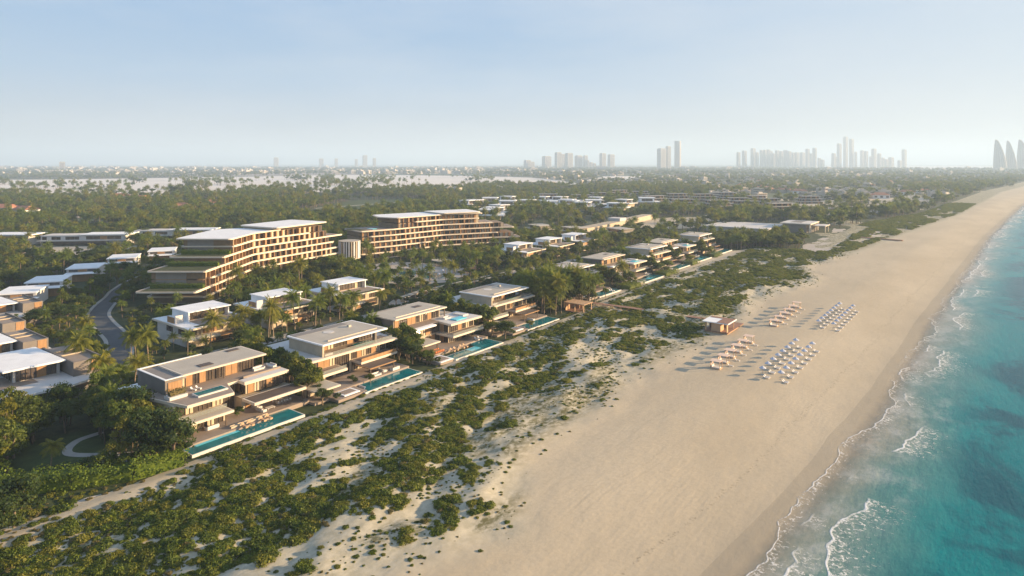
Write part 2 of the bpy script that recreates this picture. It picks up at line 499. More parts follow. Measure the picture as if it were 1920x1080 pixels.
def sea_material():
    m, nt, p, out = begin('sea_water')
    uv = nt.nodes.new('ShaderNodeUVMap'); uv.uv_map = 'uv'
    sep = nt.nodes.new('ShaderNodeSeparateXYZ'); nt.links.new(uv.outputs[0], sep.inputs[0])
    geo = nt.nodes.new('ShaderNodeNewGeometry'); P = geo.outputs['Position']
    d = sep.outputs['Y']; u = sep.outputs['X']
    dw = mathn(nt, 'ADD', d, mathn(nt, 'MULTIPLY', mathn(nt, 'SUBTRACT', noise(nt, scalev(nt, P, 1, .5, 1), .035, 4), .5), 26))
    r = nt.nodes.new('ShaderNodeValToRGB')
    nt.links.new(mathn(nt, 'DIVIDE', dw, 62), r.inputs[0])
    el = r.color_ramp.elements
    el[0].position = 0; el[0].color = (.40, .34, .255, 1)
    el[1].position = 1; el[1].color = (.002, .11, .14, 1)
    for ps, c in ((.05, (.35, .31, .24)), (.12, (.24, .26, .21)), (.22, (.10, .22, .20)), (.38, (.006, .20, .205)), (.66, (.0, .155, .175))):
        e = el.new(ps); e.color = (*c, 1)
    col = r.outputs[0]
    reef = mapr(nt, noise(nt, scalev(nt, P, 1, .6, 1), .03, 5, .6, .5), .47, .57)
    reef = mathn(nt, 'MULTIPLY', reef, mapr(nt, d, 14, 30))
    col = mixc(nt, mathn(nt, 'MULTIPLY', reef, .8), col, (.006, .055, .085))
    grain = noise(nt, scalev(nt, P, 1.4, .7, 1), 1.0, 5, .7)
    col = mixc(nt, mapr(nt, grain, .35, .7, .0, .28), col, (.02, .12, .14))
    # foam: breaking lines that follow the shore, torn by noise
    foam = None
    wob = mathn(nt, 'MULTIPLY', mathn(nt, 'SUBTRACT', noise(nt, scalev(nt, P, .5, 1, 1), .028, 4), .5), 20)
    wob2 = mathn(nt, 'MULTIPLY', mathn(nt, 'SUBTRACT', noise(nt, P, .09, 3), .5), 1.8)
    dl = mathn(nt, 'ADD', mathn(nt, 'ADD', d, wob), wob2)
    lace = noise(nt, P, 1.1, 7, .75, .8)
    for k, (ds, wid, tail, seed) in enumerate(((1.5, .22, 5.5, 3.1), (5.5, .36, 10, 11.7), (11.0, .36, 13.0, 27.4), (26, .22, 8.0, 41.0))):
        x = mathn(nt, 'SUBTRACT', dl, ds)
        line = mathn(nt, 'SUBTRACT', 1.0, mapr(nt, mathn(nt, 'ABSOLUTE', x), wid * .35, wid))
        back = mathn(nt, 'MULTIPLY', mapr(nt, x, 0, .4), mapr(nt, x, tail * .25, tail, 1, 0))
        thr = mapr(nt, x, 0, tail, .48, .66, False)
        lc = mapr(nt, mathn(nt, 'SUBTRACT', lace, thr), 0, .10)
        cv = nt.nodes.new('ShaderNodeCombineXYZ')
        nt.links.new(mathn(nt, 'DIVIDE', u, 42.0 if k else 60.0), cv.inputs[0]); cv.inputs[1].default_value = seed
        gate = mapr(nt, noise(nt, cv.outputs[0], 1.0, 3), (.28, .44, .54, .64)[k], (.36, .50, .58, .68)[k])
        f = mathn(nt, 'MULTIPLY', gate, mathn(nt, 'MAXIMUM', mathn(nt, 'MULTIPLY', mathn(nt, 'MULTIPLY', line, .85), mapr(nt, lace, .36, .52, .25, 1)), mathn(nt, 'MULTIPLY', mathn(nt, 'MULTIPLY', back, lc), .85)))
        foam = f if foam is None else mathn(nt, 'MAXIMUM', foam, f)
    foam = mathn(nt, 'MULTIPLY', foam, mapr(nt, d, -.5, 1.0))
    veil = mathn(nt, 'MULTIPLY', mapr(nt, dl, 0, 3), mapr(nt, dl, 9, 22, 1, 0))
    veil = mathn(nt, 'MULTIPLY', veil, mapr(nt, noise(nt, scalev(nt, P, 1.3, .7, 1), .16, 6, .7), .42, .70, .0, .36))
    col = mixc(nt, veil, col, (.58, .56, .52))
    col = mixc(nt, foam, col, (.80, .79, .77))
    nt.links.new(col, p.inputs['Base Color'])
    nt.links.new(mapr(nt, foam, 0, .6, .22, .9), p.inputs['Roughness'])
    p.inputs['IOR'].default_value = 1.13
    p.inputs['Specular IOR Level'].default_value = .5
    sw = noise(nt, scalev(nt, P, 1.0, .28, 1), .35, 4, .6)
    ch = noise(nt, scalev(nt, P, 1.0, .6, 1), 1.6, 4, .65)
    hgt = mathn(nt, 'ADD', mathn(nt, 'MULTIPLY', sw, .55), mathn(nt, 'MULTIPLY', ch, .16))
    hgt = mathn(nt, 'MULTIPLY', hgt, mapr(nt, d, 0, 18, .3, 1))
    hgt = mathn(nt, 'ADD', hgt, mathn(nt, 'MULTIPLY', foam, .15))
    setbump(nt, p, hgt, .5, 1.0)
    # the thin wash at the very edge lets the wet sand through
    al = mapr(nt, mathn(nt, 'ADD', d, mathn(nt, 'MULTIPLY', mathn(nt, 'SUBTRACT', noise(nt, P, .25, 4), .5), 3)), -.3, 7, .12, 1)
    nt.links.new(mathn(nt, 'MAXIMUM', al, foam), p.inputs['Alpha'])
    return m
us = axis([(-300, 40, 30, 4), (40, 520, 1.5, 3), (520, 1500, 4, 16), (1500, 30000, 30, 1500)])
vs = axis([(-5, 40, .9, 1.2), (40, 200, 2, 20), (200, 14000, 60, 2500)])
V_, U_ = np.meshgrid(vs, us)
wx = shore(U_) + V_
wz = -1.47 + .16 * (fbm(wx / 7, U_ / 25, 9, 2) - .5) * sstep(3, 30, V_) + np.where(V_ < 6, (V_ < 0) * .0, 0)
sea = gridmesh('sea', wx, U_, wz, {}, sea_material(), uv=(U_, V_))
struct(sea, 'turquoise sea with foam lines breaking on the beach')
# ------------------------------------------------------------------ flat setting: roads, paths, lawns, lagoon
def sheet(name, pts, z, m, label=None, rag=0.0, step=6.0, seed=1):
    if rag:
        q = []
        n = len(pts)
        for i in range(n):
            a = np.array(pts[i], float); b = np.array(pts[(i + 1) % n], float)
            L = np.linalg.norm(b - a); k = max(1, int(L / step))
            d = (b - a) / (L + 1e-9); nn = np.array([-d[1], d[0]])
            for j in range(k):
                p = a + (b - a) * j / k
                q.append(tuple(p + nn * rag * (float(fbm(p[0] / step / 2.0, p[1] / step / 2.0, seed, 3)) - .5) * 2))
        pts = q
    mb = MB()
    area = sum(pts[i][0] * pts[(i + 1) % len(pts)][1] - pts[(i + 1) % len(pts)][0] * pts[i][1] for i in range(len(pts)))
    if area < 0: pts = pts[::-1]
    mb.v = [(p[0], p[1], z) for p in pts]; mb.f = [tuple(range(len(pts)))]
    o = mb.build(name, m)
    import bmesh
    bm = bmesh.new(); bm.from_mesh(o.data); bmesh.ops.triangulate(bm, faces=bm.faces[:]); bm.to_mesh(o.data); bm.free()
    return struct(o, label)
def smoothline(pts, n=8):
    p = [np.array(a, float) for a in pts]; p = [2 * p[0] - p[1]] + p + [2 * p[-1] - p[-2]]
    out = []
    for i in range(1, len(p) - 2):
        for j in range(n):
            t = j / n
            out.append(.5 * ((2 * p[i]) + (-p[i - 1] + p[i + 1]) * t + (2 * p[i - 1] - 5 * p[i] + 4 * p[i + 1] - p[i + 2]) * t * t + (-p[i - 1] + 3 * p[i] - 3 * p[i + 1] + p[i + 2]) * t ** 3))
    out.append(p[-2])
    return out
def band(pts, w0, w1=None):
    w1 = w0 if w1 is None else w1
    L, R = [], []
    for i, p in enumerate(pts):
        d = pts[min(i + 1, len(pts) - 1)] - pts[max(i - 1, 0)]; d = d / (np.linalg.norm(d) + 1e-9)
        n = np.array([-d[1], d[0]]); w_ = w0 + (w1 - w0) * i / (len(pts) - 1)
        L.append(p + n * w_ / 2); R.append(p - n * w_ / 2)
    return L, R
ROADS = []
def road(name, pts, wdt, m='asphalt', z=.03, kerb=True, label=None):
    c = smoothline(pts); L, R = band(c, wdt)
    mb = MB()
    for i in range(len(c) - 1):
        mb.quad((*R[i], z), (*R[i + 1], z), (*L[i + 1], z), (*L[i], z))
    o = struct(mb.build(name, m), label)
    if kerb:
        kb = MB()
        for s_ in (1, -1):
            A, B = band(c, wdt + s_ * 0)
            E1 = L if s_ == 1 else R
            for i in range(len(c) - 1):
                d = c[min(i + 1, len(c) - 1)] - c[max(i - 1, 0)]; d = d / np.linalg.norm(d)
                d2 = c[min(i + 2, len(c) - 1)] - c[i]; d2 = d2 / np.linalg.norm(d2)
                n1 = np.array([-d[1], d[0]]) * s_; n2 = np.array([-d2[1], d2[0]]) * s_
                kb.prism([tuple(E1[i]), tuple(E1[i + 1]), tuple(E1[i + 1] + n2 * 1.3), tuple(E1[i] + n1 * 1.3)], -.1, .15)
        struct(kb.build('pavement', 'kerb'), 'raised pale pavement along both sides of the ' + name.replace('_', ' '))
    ROADS.append((c, wdt / 2 + 1.0))
    return o
road('road', [(-222, 88), (-236, 96), (-256, 104.5), (-272, 108.5), (-291, 112.5), (-308, 117.5), (-326, 127), (-343, 138), (-360, 148), (-385, 168), (-410, 200)], 6.6, label='grey asphalt road curving between the trees')
road('service_road', [(-219, 44), (-214, 90), (-213, 130), (-213, 200), (-222, 209), (-228, 222), (-231, 245), (-231, 300), (-226, 350), (-226, 440), (-228, 520)], 4.6, 'paving', label='pale service lane behind the beach villas')
road('garden_path', [(-173, 67), (-172, 61), (-166, 57.5), (-158, 63), (-154, 66.5), (-152.5, 62), (-155, 52), (-160, 44), (-168, 36)], 1.9, 'kerb', kerb=False, label='grey S-curved path across the front garden lawn')
sheet('lawn', [(-148, 66), (-176, 72), (-182, 50), (-168, 36), (-152, 46)], .015, 'lawn', 'shaded lawn in the front garden')
sheet('sandy_track', [(-134.5, 77), (-136.2, 62), (-138.6, 51), (-141.5, 46), (-141.5, 52), (-139.4, 62), (-138.5, 77)], .03, 'paving', 'pale sandy track below the hedge', rag=.6, step=2)
# court of the hotel
COURT = [(-322, 262), (-294, 256), (-267, 239), (-247, 246), (-240, 262), (-246, 290), (-262, 305), (-290, 306), (-318, 296)]
sheet('courtyard_paving', COURT, .02, 'paving', 'pale paved pool court in front of the two hotel wings', rag=1.5, step=5)
sheet('courtyard_lawn', [(-236, 236), (-229, 250), (-231, 300), (-246, 300), (-240, 262)], .035, 'lawn', 'clipped lawn beside the hotel court', rag=1, step=5)
cp = [(-292, 266), (-284, 259), (-276, 262), (-268, 268), (-258, 264), (-251, 268), (-254, 278), (-264, 281), (-272, 276), (-282, 279), (-290, 275)]
cpt = thing('swimming_pool', 'winding free-form swimming pool in the paved hotel court', 'swimming pool', (-272, 270, 0))
L_ = [tuple(p - np.array((-272, 270))) for p in smoothline(cp + [cp[0]], 5)[:-1]]
MB().prism([(x * 1.07, y * 1.09) for x, y in L_], -.2, .10).build('rim', 'cream', cpt)
MB().prism(L_, -.2, .13).build('water', 'pool', cpt)
# dune-side plaza beyond the villas
sheet('plaza', [(-98, 512), (-112, 508), (-122, 545), (-120, 600), (-121, 655), (-128, 700), (-122, 735), (-104, 722), (-103, 640), (-101, 590), (-97, 545)], .5, 'paving', 'pale paved plaza between beach building and dunes', rag=1.5, step=8)
# lagoon flats and clearings far behind
def far_sheet(name, px, z, m, label, rag, step, seed=1):
    sheet(name, [gp(x, y) for x, y in px], z, m, label, rag, step, seed)
M['flats'] = pm('pale_tidal_flat', (.66, .60, .54), .8, .08, .004)
M['mud'] = pm('brown_tidal_flat', (.27, .23, .19), .9, .10, .004)
M['sandpath'] = pm('pale_clearing', (.40, .35, .28), .9, .12, .02)
FLATS = [[(-300, 372), (60, 368), (170, 374), (330, 372), (345, 362), (520, 359), (640, 361), (830, 355), (930, 349), (1100, 346), (1000, 333), (860, 329.5), (640, 327.5), (480, 331), (350, 333), (150, 336), (-300, 340)],
         [(1095, 343), (1180, 338), (1270, 332), (1225, 329.5), (1130, 331), (1100, 337)],
         [(1150, 352), (1260, 345), (1340, 343), (1330, 341), (1240, 341), (1160, 345)]]
for k, f in enumerate(FLATS): far_sheet('lagoon', f, .3, 'flats', ['wide pale lagoon flat behind the forest', 'pale channel of the lagoon running towards the towers', 'small pale lagoon arm behind the terraced blocks'][k], 25, 90, k)
far_sheet('mud_flat', [(110, 329), (380, 331.5), (700, 327.6), (640, 325), (300, 321.5), (120, 323)], .35, 'mud', 'brown mud flat beyond the lagoon', 25, 120, 4)
BAY = [(1480, 316.5), (1750, 317.5), (1880, 318), (1880, 312), (1500, 310.5)]
far_sheet('bay', BAY, .9, 'flats', 'bright strip of water near the skyline', 30, 200, 5)
CLEAR = [[(880, 346.5), (1080, 346.5), (1060, 343.6), (930, 342.5)], [(1050, 354), (1240, 349), (1320, 345), (1200, 343), (1090, 348)], [(1330, 354), (1430, 351), (1420, 346), (1340, 347)], [(590, 408), (700, 400), (800, 385), (780, 372), (660, 376), (590, 390)],
         [(560, 412), (660, 402), (740, 398), (640, 396), (560, 403)], [(100, 416), (250, 414), (330, 404), (200, 404)], [(1400, 372), (1560, 368), (1500, 362), (1400, 364)]]
for k, f in enumerate(CLEAR): far_sheet('clearing', f, .2, 'lawn', ['green field behind the small white villas', 'green field by the lagoon arm', 'green field left of the skyline', 'golf lawn behind the farther hotel wing', 'golf lawn between the hotel wings', 'lawn in front of the low white halls', 'green field behind the terraced blocks'][k], 6, 25, k)
TRACKS = [[(590, 391), (700, 383), (820, 374), (900, 372)], [(260, 406), (420, 402), (560, 398)], [(30, 440), (140, 447), (250, 438)], [(0, 412), (120, 410), (300, 397), (480, 401)], [(1560, 402), (1640, 392), (1700, 384)], [(740, 388), (900, 384), (1010, 380)]]
for k, f in enumerate(TRACKS): road('track', [gp(x, y) for x, y in f], 7, 'sandpath', .28, False, label='pale track through the trees, number %s from the left' % ordw(k) if False else ['pale track over the golf lawn', 'pale track left of the golf lawn', 'pale forecourt drive before the white halls', 'pale road through the forest at left', 'pale track right of the beach trees', 'pale track behind the hotel roof'][k])
SANDY = [[(1545, 470), (1650, 446), (1668, 430), (1560, 436)], [(1620, 405), (1720, 388), (1760, 372), (1700, 368), (1630, 378)], [(1440, 396), (1560, 392), (1640, 384), (1560, 376), (1440, 384)], [(0, 418), (130, 412), (180, 404), (60, 402), (0, 408)], [(40, 482), (262, 476), (262, 462), (60, 464)]]
for k, f in enumerate(SANDY): far_sheet('sand_clearing', f, .55, 'sandpath', ['pale sand clearing beside the beach building', 'pale sand clearing among the far beach trees', 'pale clearing before the far apartment blocks', 'pale yard beside the red-roofed house', 'pale forecourt of the white halls'][k], 3, 14, k)

# ------------------------------------------------------------------ plants
def unit(v): return v / (np.linalg.norm(v) + 1e-9)
def leaf(mb, p, n, size, asp=.6):
    u = unit(np.cross(n, nr.normal(size=3))); v = np.cross(n, u)
    a = size * .5; b = a * asp
    mb.quad(tuple(p - u * a), tuple(p - v * b), tuple(p + u * a), tuple(p + v * b))
def crown_mesh(nl, R, H0, H1, leaves, size, lobr=(.28, .42), flat=1.0):
    mb = MB()
    lobes = []
    for i in range(nl):
        a = i * 2.399 + nr.uniform(-.4, .4); f = math.sqrt((i + .6) / nl)
        zc = H0 + (H1 - H0) * (nr.uniform(.25, .95) * (1 - .55 * f * f) + .05)
        r = R * nr.uniform(*lobr)
        lobes.append((np.array((cos(a) * f * (R - r * .8), sin(a) * f * (R - r * .8), zc)), r))
    tot = sum(r * r for _, r in lobes)
    for c, r in lobes:
        for k in range(int(leaves * r * r / tot)):
            d = unit(nr.normal(size=3)); d[2] = d[2] if d[2] > -.35 else -d[2]
            rr = r * (nr.uniform(.55, 1.08) if nr.random() < .85 else nr.uniform(1.0, 1.25))
            p = c + d * rr * np.array((1, 1, .72 * flat))
            n = unit(d + nr.normal(size=3) * .55)
            leaf(mb, p, n, size * nr.uniform(.7, 1.35))
        # dense heart of the clump, hidden under its leaves
        for k in range(14):
            d = unit(nr.normal(size=3)); p = c + d * r * .45 * np.array((1, 1, .7))
            leaf(mb, p, d, r * .75, .9)
    return mb, lobes
def make_tree(nm, lab, nl, R, H0, H1, leaves, size, m, lobr=(.28, .42), flat=1.0, bark='bark', tr=.22, cat='tree'):
    t = thing(nm, lab, cat)
    mb, lobes = crown_mesh(nl, R, H0, H1, leaves, size, lobr, flat)
    tk = MB(); b = nr.uniform(-.3, .3, 2); top = np.array((b[0], b[1], H0 * 1.0 + .2))
    tk.tube([(0, 0, -.4), (b[0] * .3, b[1] * .3, H0 * .5), tuple(top)], [tr * 1.25, tr, tr * .8], 7)
    for c, r in lobes[:6]:
        mid = (top + c) / 2 + np.array((0, 0, -.2))
        tk.tube([tuple(top), tuple(mid), tuple(c)], [tr * .6, tr * .4, tr * .15], 5)
    tk.build('trunk', bark, t, smooth=True)
    mb.build('crown', m, t)
    return t
def make_palm(nm, lab, H, nf, L, droop=1.0, m='palm', leafn=11, lw=.26, tr=.17, lean=.8):
    t = thing(nm, lab, 'palm tree')
    tk = MB(); la = nr.uniform(0, 6.28)
    pts = [(cos(la) * lean * (k / 5) ** 2, sin(la) * lean * (k / 5) ** 2, -.4 + (H + .4) * k / 5) for k in range(6)]
    tk.tube(pts, [tr * 1.5, tr * 1.1, tr, tr * .95, tr * .9, tr * 1.1], 7)
    tk.build('trunk', 'palmbark', t, smooth=True)
    top = np.array(pts[-1])
    mb = MB()
    for i in range(nf):
        az = i * 2.399 + nr.uniform(-.2, .2); q = (i + .5) / nf
        el = radians(80 - 95 * q + nr.uniform(-8, 8)); LL = L * nr.uniform(.85, 1.1)
        p = top.copy(); d = np.array((cos(az) * cos(el), sin(az) * cos(el), sin(el)))
        seg = LL / leafn
        side = unit(np.cross(d, (0, 0, 1)))
        for k in range(leafn):
            pn = p + d * seg
            f = (k + .5) / leafn
            ll = L * .26 * (sin(pi * min(1, f * .85 + .18)) ** .7)
            for s_ in (1, -1):
                hang = .35 + .5 * f * droop
                tip = p + side * s_ * ll * .85 + d * ll * .45 - np.array((0, 0, ll * hang))
                wv = d * lw * .62
                mb.quad(tuple(p - wv * .5), tuple(p + wv), tuple(tip + wv * .25), tuple(tip - wv * .05))
            mb.quad(tuple(p - side * .05), tuple(p + side * .05), tuple(pn + side * .03), tuple(pn - side * .03))
            p = pn
            d = unit(d + np.array((0, 0, -1)) * (.13 + .10 * f) * droop)
    mb.build('crown', m, t)
    return t
def make_shrub(nm, lab, R, H, leaves, size, m, nl=6):
    mb = MB()
    for i in range(nl):
        a = i * 2.4; f = math.sqrt((i + .3) / nl) * .62
        r = nr.uniform(.38, .55) * R
        c = np.array((cos(a) * f * R, sin(a) * f * R, H * nr.uniform(.2, .5) * (1.1 - f)))
        for k in range(leaves // nl):
            d = unit(nr.normal(size=3)); d[2] = abs(d[2]) * .9 - .1
            p = c + d * r * nr.uniform(.75, 1.1) * np.array((1, 1, H / R * .95))
            leaf(mb, p, unit(d + nr.normal(size=3) * .5), size * nr.uniform(.7, 1.4), .7)
        for k in range(8):
            d = unit(nr.normal(size=3)); p = c + d * r * .45 * np.array((1, 1, H / R)); p[2] = max(p[2], .02)
            leaf(mb, p, d, r * .9, .9)
    o = mb.build(nm, m)
    return tag(o, lab, 'shrub')
TREES = [make_tree('broadleaf_tree', '', 12, 4.2, 3.0, 8.2, 1500, .46, 'broad'),
         make_tree('broadleaf_tree', '', 9, 3.3, 2.6, 7.0, 1150, .44, 'broad'),
         make_tree('broadleaf_tree', '', 14, 4.8, 3.0, 8.6, 1700, .46, 'broad2', flat=.9),
         make_tree('broadleaf_tree', '', 8, 2.9, 2.0, 5.6, 950, .42, 'broad2'),
         make_tree('broadleaf_tree', '', 11, 3.0, 2.8, 9.6, 1300, .44, 'broad', (.30, .42))]
PALMS = [make_palm('coconut_palm', '', 9.0, 30, 4.6, lw=.34), make_palm('coconut_palm', '', 7.0, 26, 4.2, 1.2, lw=.34), make_palm('coconut_palm', '', 11.0, 30, 4.7, .9, lw=.34), make_palm('coconut_palm', '', 5.0, 24, 4.2, .8, lean=.3, lw=.34)]
GRAPE = [make_tree('sea_grape_tree', '', 9, 2.7, 3.2, 7.6, 1050, .55, 'broad', (.32, .45), 1.2, tr=.12), make_tree('sea_grape_tree', '', 7, 2.3, 3.6, 8.2, 850, .55, 'broad', (.32, .48), 1.3, tr=.11)]
DRY = [make_tree('dry_tree', '', 10, 3.6, 2.0, 6.5, 1100, .42, 'dry')]
SHRUBS = [make_shrub('dune_shrub', '', 1.5, 1.0, 420, .30, 'shrub'), make_shrub('dune_shrub', '', 1.2, .85, 330, .28, 'shrub', 5), make_shrub('dune_shrub', '', 1.8, 1.05, 520, .31, 'shrub', 8), make_shrub('dune_shrub', '', 1.0, .9, 260, .26, 'dry', 4)]
# ------------------------------------------------------------------ building helpers
def windows(parent, axis, at, a0, a1, z0, z1, pat, out=1, frames=True):
    """row of bays in a wall plane: axis 'x' = plane X=at running along Y; 'y' = plane Y=at running along X.
    g window, c curtained window, w timber panel, s solid (skipped)"""
    n = len(pat); st_ = (a1 - a0) / n
    for i, ch in enumerate(pat):
        b0 = a0 + st_ * i + .06; b1 = a0 + st_ * (i + 1) - .06
        if ch == 's': continue
        mb = MB()
        th = {'g': .05, 'c': .05, 'w': .16}[ch] * out
        def bx(mb_, p0, p1, q0, q1, t0, t1):
            if axis == 'x': mb_.box(at + t0, p0, q0, at + t1, p1, q1)
            else: mb_.box(p0, at + t0, q0, p1, at + t1, q1)
        bx(mb, b0, b1, z0, z1, -.05 * out, th)
        if ch == 'w': mb.build('timber_panel', 'timber', parent); continue
        w_ = mb.build('window', 'glass' if ch == 'g' else 'curtain', parent)
        if frames:
            f = MB()
            for q in (b0 - .05, (b0 + b1) / 2 - .04, b1 - .05):
                bx(f, q, q + .1, z0, z1, .02 * out, .20 * out)
            f.build('frame', 'frame', w_)
def roofslab(parent, pts, z0, z1, top='cream', edge='edge', name='roof', inset=.35, up=.0):
    r = MB().prism(pts, z0, z1).build(name, edge, parent)
    cx = sum(p[0] for p in pts) / len(pts); cy = sum(p[1] for p in pts) / len(pts)
    xs = [p[0] for p in pts]; ys = [p[1] for p in pts]
    fx = 1 - 2 * inset / (max(xs) - min(xs)); fy = 1 - 2 * inset / (max(ys) - min(ys))
    MB().prism([(cx + (x - cx) * fx, cy + (y - cy) * fy) for x, y in pts], z1 - .02, z1 + .03).build('roof_covering' if name == 'roof' else 'paving', top, r)
    return r
def R4(x0, y0, x1, y1): return [(x0, y0), (x1, y0), (x1, y1), (x0, y1)]
def rail(parent, pts, z, h=.95):
    g = MB(); m = MB()
    for (x0, y0), (x1, y1) in zip(pts[:-1], pts[1:]):
        d = np.array((x1 - x0, y1 - y0)); L = np.linalg.norm(d); n = np.array((-d[1], d[0])) / L * .03
        g.prism([(x0 + n[0], y0 + n[1]), (x1 + n[0], y1 + n[1]), (x1 - n[0], y1 - n[1]), (x0 - n[0], y0 - n[1])], z, z + h)
        n *= 1.6
        m.prism([(x0 + n[0], y0 + n[1]), (x1 + n[0], y1 + n[1]), (x1 - n[0], y1 - n[1]), (x0 - n[0], y0 - n[1])], z + h + .003, z + h + .06)
    r = g.build('railing', 'railglass', parent)
    m.build('handrail', 'rail', r)
def bx(parent, name, m, *b):
    mb = MB()
    for q in b: mb.box(*q)
    return mb.build(name, m, parent)
def pool(label, loc, pts, deckpts=None, shallow=None, z=.75, rimw=.3, group=None):
    t = thing('swimming_pool', label, 'swimming pool', loc, 0, group)
    cx = sum(p[0] for p in pts) / len(pts); cy = sum(p[1] for p in pts) / len(pts)
    big = [(x + math.copysign(rimw, x - cx), y + math.copysign(rimw, y - cy)) for x, y in pts]
    MB().prism(big, -.6, z - .02).build('rim', 'plaster', t)
    MB().prism(pts, -.5, z + .015).build('water', 'pool', t)
    if shallow: MB().prism(shallow, -.5, z + .03).build('shallow_water', 'poollight', t)
    return t

# ------------------------------------------------------------------ villa type 1 (nearest)
def villa_one(loc, label):
    t = thing('beach_villa', label, 'villa', loc)
    # deck and plinth
    bx(t, 'terrace', 'deck', (-18, .5, -.3, -4.3, 21, 1.1), (-14.5, 21, -.3, -6.5, 34, 1.1))
    # ground floor
    bx(t, 'wall', 'beige', (-32, 1, 0, -11.5, 13, 4.2), (-32, 13, 0, -17.5, 19, 7.6), (-32, 19, 0, -14.2, 33, 4.2))
    windows(t, 'x', -11.5, 2, 12.5, 1.1, 4.0, 'gcgcg'); windows(t, 'x', -14.2, 20, 32.5, 1.1, 4.0, 'wggwgg')
    windows(t, 'y', 1, -24, -12, 1.1, 4.0, 'gsgg', -1)
    windows(t, 'x', -17.5, 13.3, 18.8, 1.1, 7.2, 'cg')
    roofslab(t, R4(-22, -.5, -7, 12.8), 4.2, 4.75, 'cream', 'edge', 'canopy_slab')
    bx(t, 'column', 'frame', (-8.2, 11.2, 1.1, -7.95, 11.45, 4.2)); bx(t, 'column', 'frame', (-8.2, 3.2, 1.1, -7.95, 3.45, 4.2))
    # first floor left + its slab
    bx(t, 'wall', 'beige', (-32, 1, 4.75, -13, 13, 7.6))
    windows(t, 'x', -13, 1.6, 12.6, 4.9, 7.5, 'gcggc')
    rail(t, [(-10, 0), (-10, 12.6)], 4.78)
    roofslab(t, [(-24, -1), (-9.3, 2.5), (-9, 14), (-16.5, 16.5), (-16.5, 22), (-24, 22)], 7.6, 8.25, 'deck', 'edge', 'terrace_slab')
    # brown canopy over the dining terrace
    roofslab(t, R4(-12.3, 18, -6.6, 33.2), 4.2, 4.85, 'darkroof', 'edge', 'canopy', .45)
    bx(t, 'column', 'frame', (-7.4, 32.2, 1.1, -7.15, 32.5, 4.2))
    # right wing first floor
    bx(t, 'wall', 'beige', (-24, 20.5, 4.75, -14.8, 32, 7.5))
    windows(t, 'x', -14.8, 21, 31.8, 4.8, 7.4, 'wcgwgg'); windows(t, 'y', 20.5, -20, -15, 4.8, 7.4, 'wg', -1)
    roofslab(t, R4(-24, 19.5, -13.6, 32.6), 7.5, 8.25, 'plaster', 'edge', 'terrace_slab')
    bx(t, 'parapet', 'deck', (-17.2, 21, 8.28, -16.6, 32, 8.75))
    bx(t, 'roof_terrace_floor', 'deck', (-23.9, 3, 8.25, -17.3, 32, 8.33))
    # top floor
    bx(t, 'wall', 'beige', (-34.5, 3.2, 7, -22.6, 28, 11.5))
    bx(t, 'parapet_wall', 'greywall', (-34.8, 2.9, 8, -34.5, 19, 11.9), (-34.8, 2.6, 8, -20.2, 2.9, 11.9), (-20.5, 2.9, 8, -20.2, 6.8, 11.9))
    bx(t, 'coping', 'white', (-35, 2.45, 11.9, -20.05, 3.05, 12.05), (-35.0, 3.05, 11.9, -34.4, 19.2, 12.05), (-20.65, 3.05, 11.9, -20.05, 6.9, 12.05))
    bx(t, 'sunken_roof', 'membrane', (-34.5, 3.05, 11.1, -20.65, 8, 11.6), (-34.5, 8, 11.1, -31, 19, 11.6))
    windows(t, 'x', -22.6, 7, 28, 8.3, 11.1, 'cwgwgggwwggg')
    windows(t, 'x', -20.2, 3.2, 6.6, 8.3, 11.2, 'w', 1, False)
    roofslab(t, R4(-33.5, 7.2, -20.6, 30.2), 11.62, 12.0, 'cream', 'edge', 'roof', .5)
    bx(t, 'skylight', 'darkroof', (-25.5, 13, 12.05, -23.0, 16.5, 12.16)); bx(t, 'skylight', 'darkroof', (-32.0, 24.5, 12.05, -30.2, 28, 12.16))
    bx(t, 'column', 'frame', (-21.2, 29.2, 8.3, -20.95, 29.5, 11.62)); bx(t, 'column', 'frame', (-21.2, 18, 8.3, -20.95, 18.3, 11.62))
    # rear white wing
    roofslab(t, [(-43, -3), (-28, -2.4), (-26, 3), (-43, 9)], 5.2, 5.8, 'white', 'white', 'lower_roof')
    bx(t, 'wall', 'darkroof', (-41, -1.5, 0, -28, 5, 5.2))
    bx(t, 'lower_roof_step', 'white', (-39, 1, 5.85, -35, 5, 7.0))
    # planter on the roof terrace
    bx(t, 'planter', 'plaster', (-18.5, 1.5, 8.25, -15.6, 5.8, 9.0))
    return t
V1 = villa_one((-142, 74, 0), 'nearest beachfront villa at lower left, with a small pool on its upper terrace')
pool('small bright plunge pool on the upper terrace of the nearest villa', (-142, 74, 8.3), [(-15.2, 7), (-12.6, 7), (-12.6, 14), (-15.2, 14)], z=.35).children
pl = pool('long pool in front of the nearest villa, with a wider far end', (-142, 74, 0), [(-4, -1), (0, -1), (0, 27.5), (-6.5, 27.5), (-6.5, 21.5), (-4, 21.5)], shallow=[(-4.25, 1.5), (-3.2, 1.5), (-3.2, 12), (-4.25, 12)], z=.7)

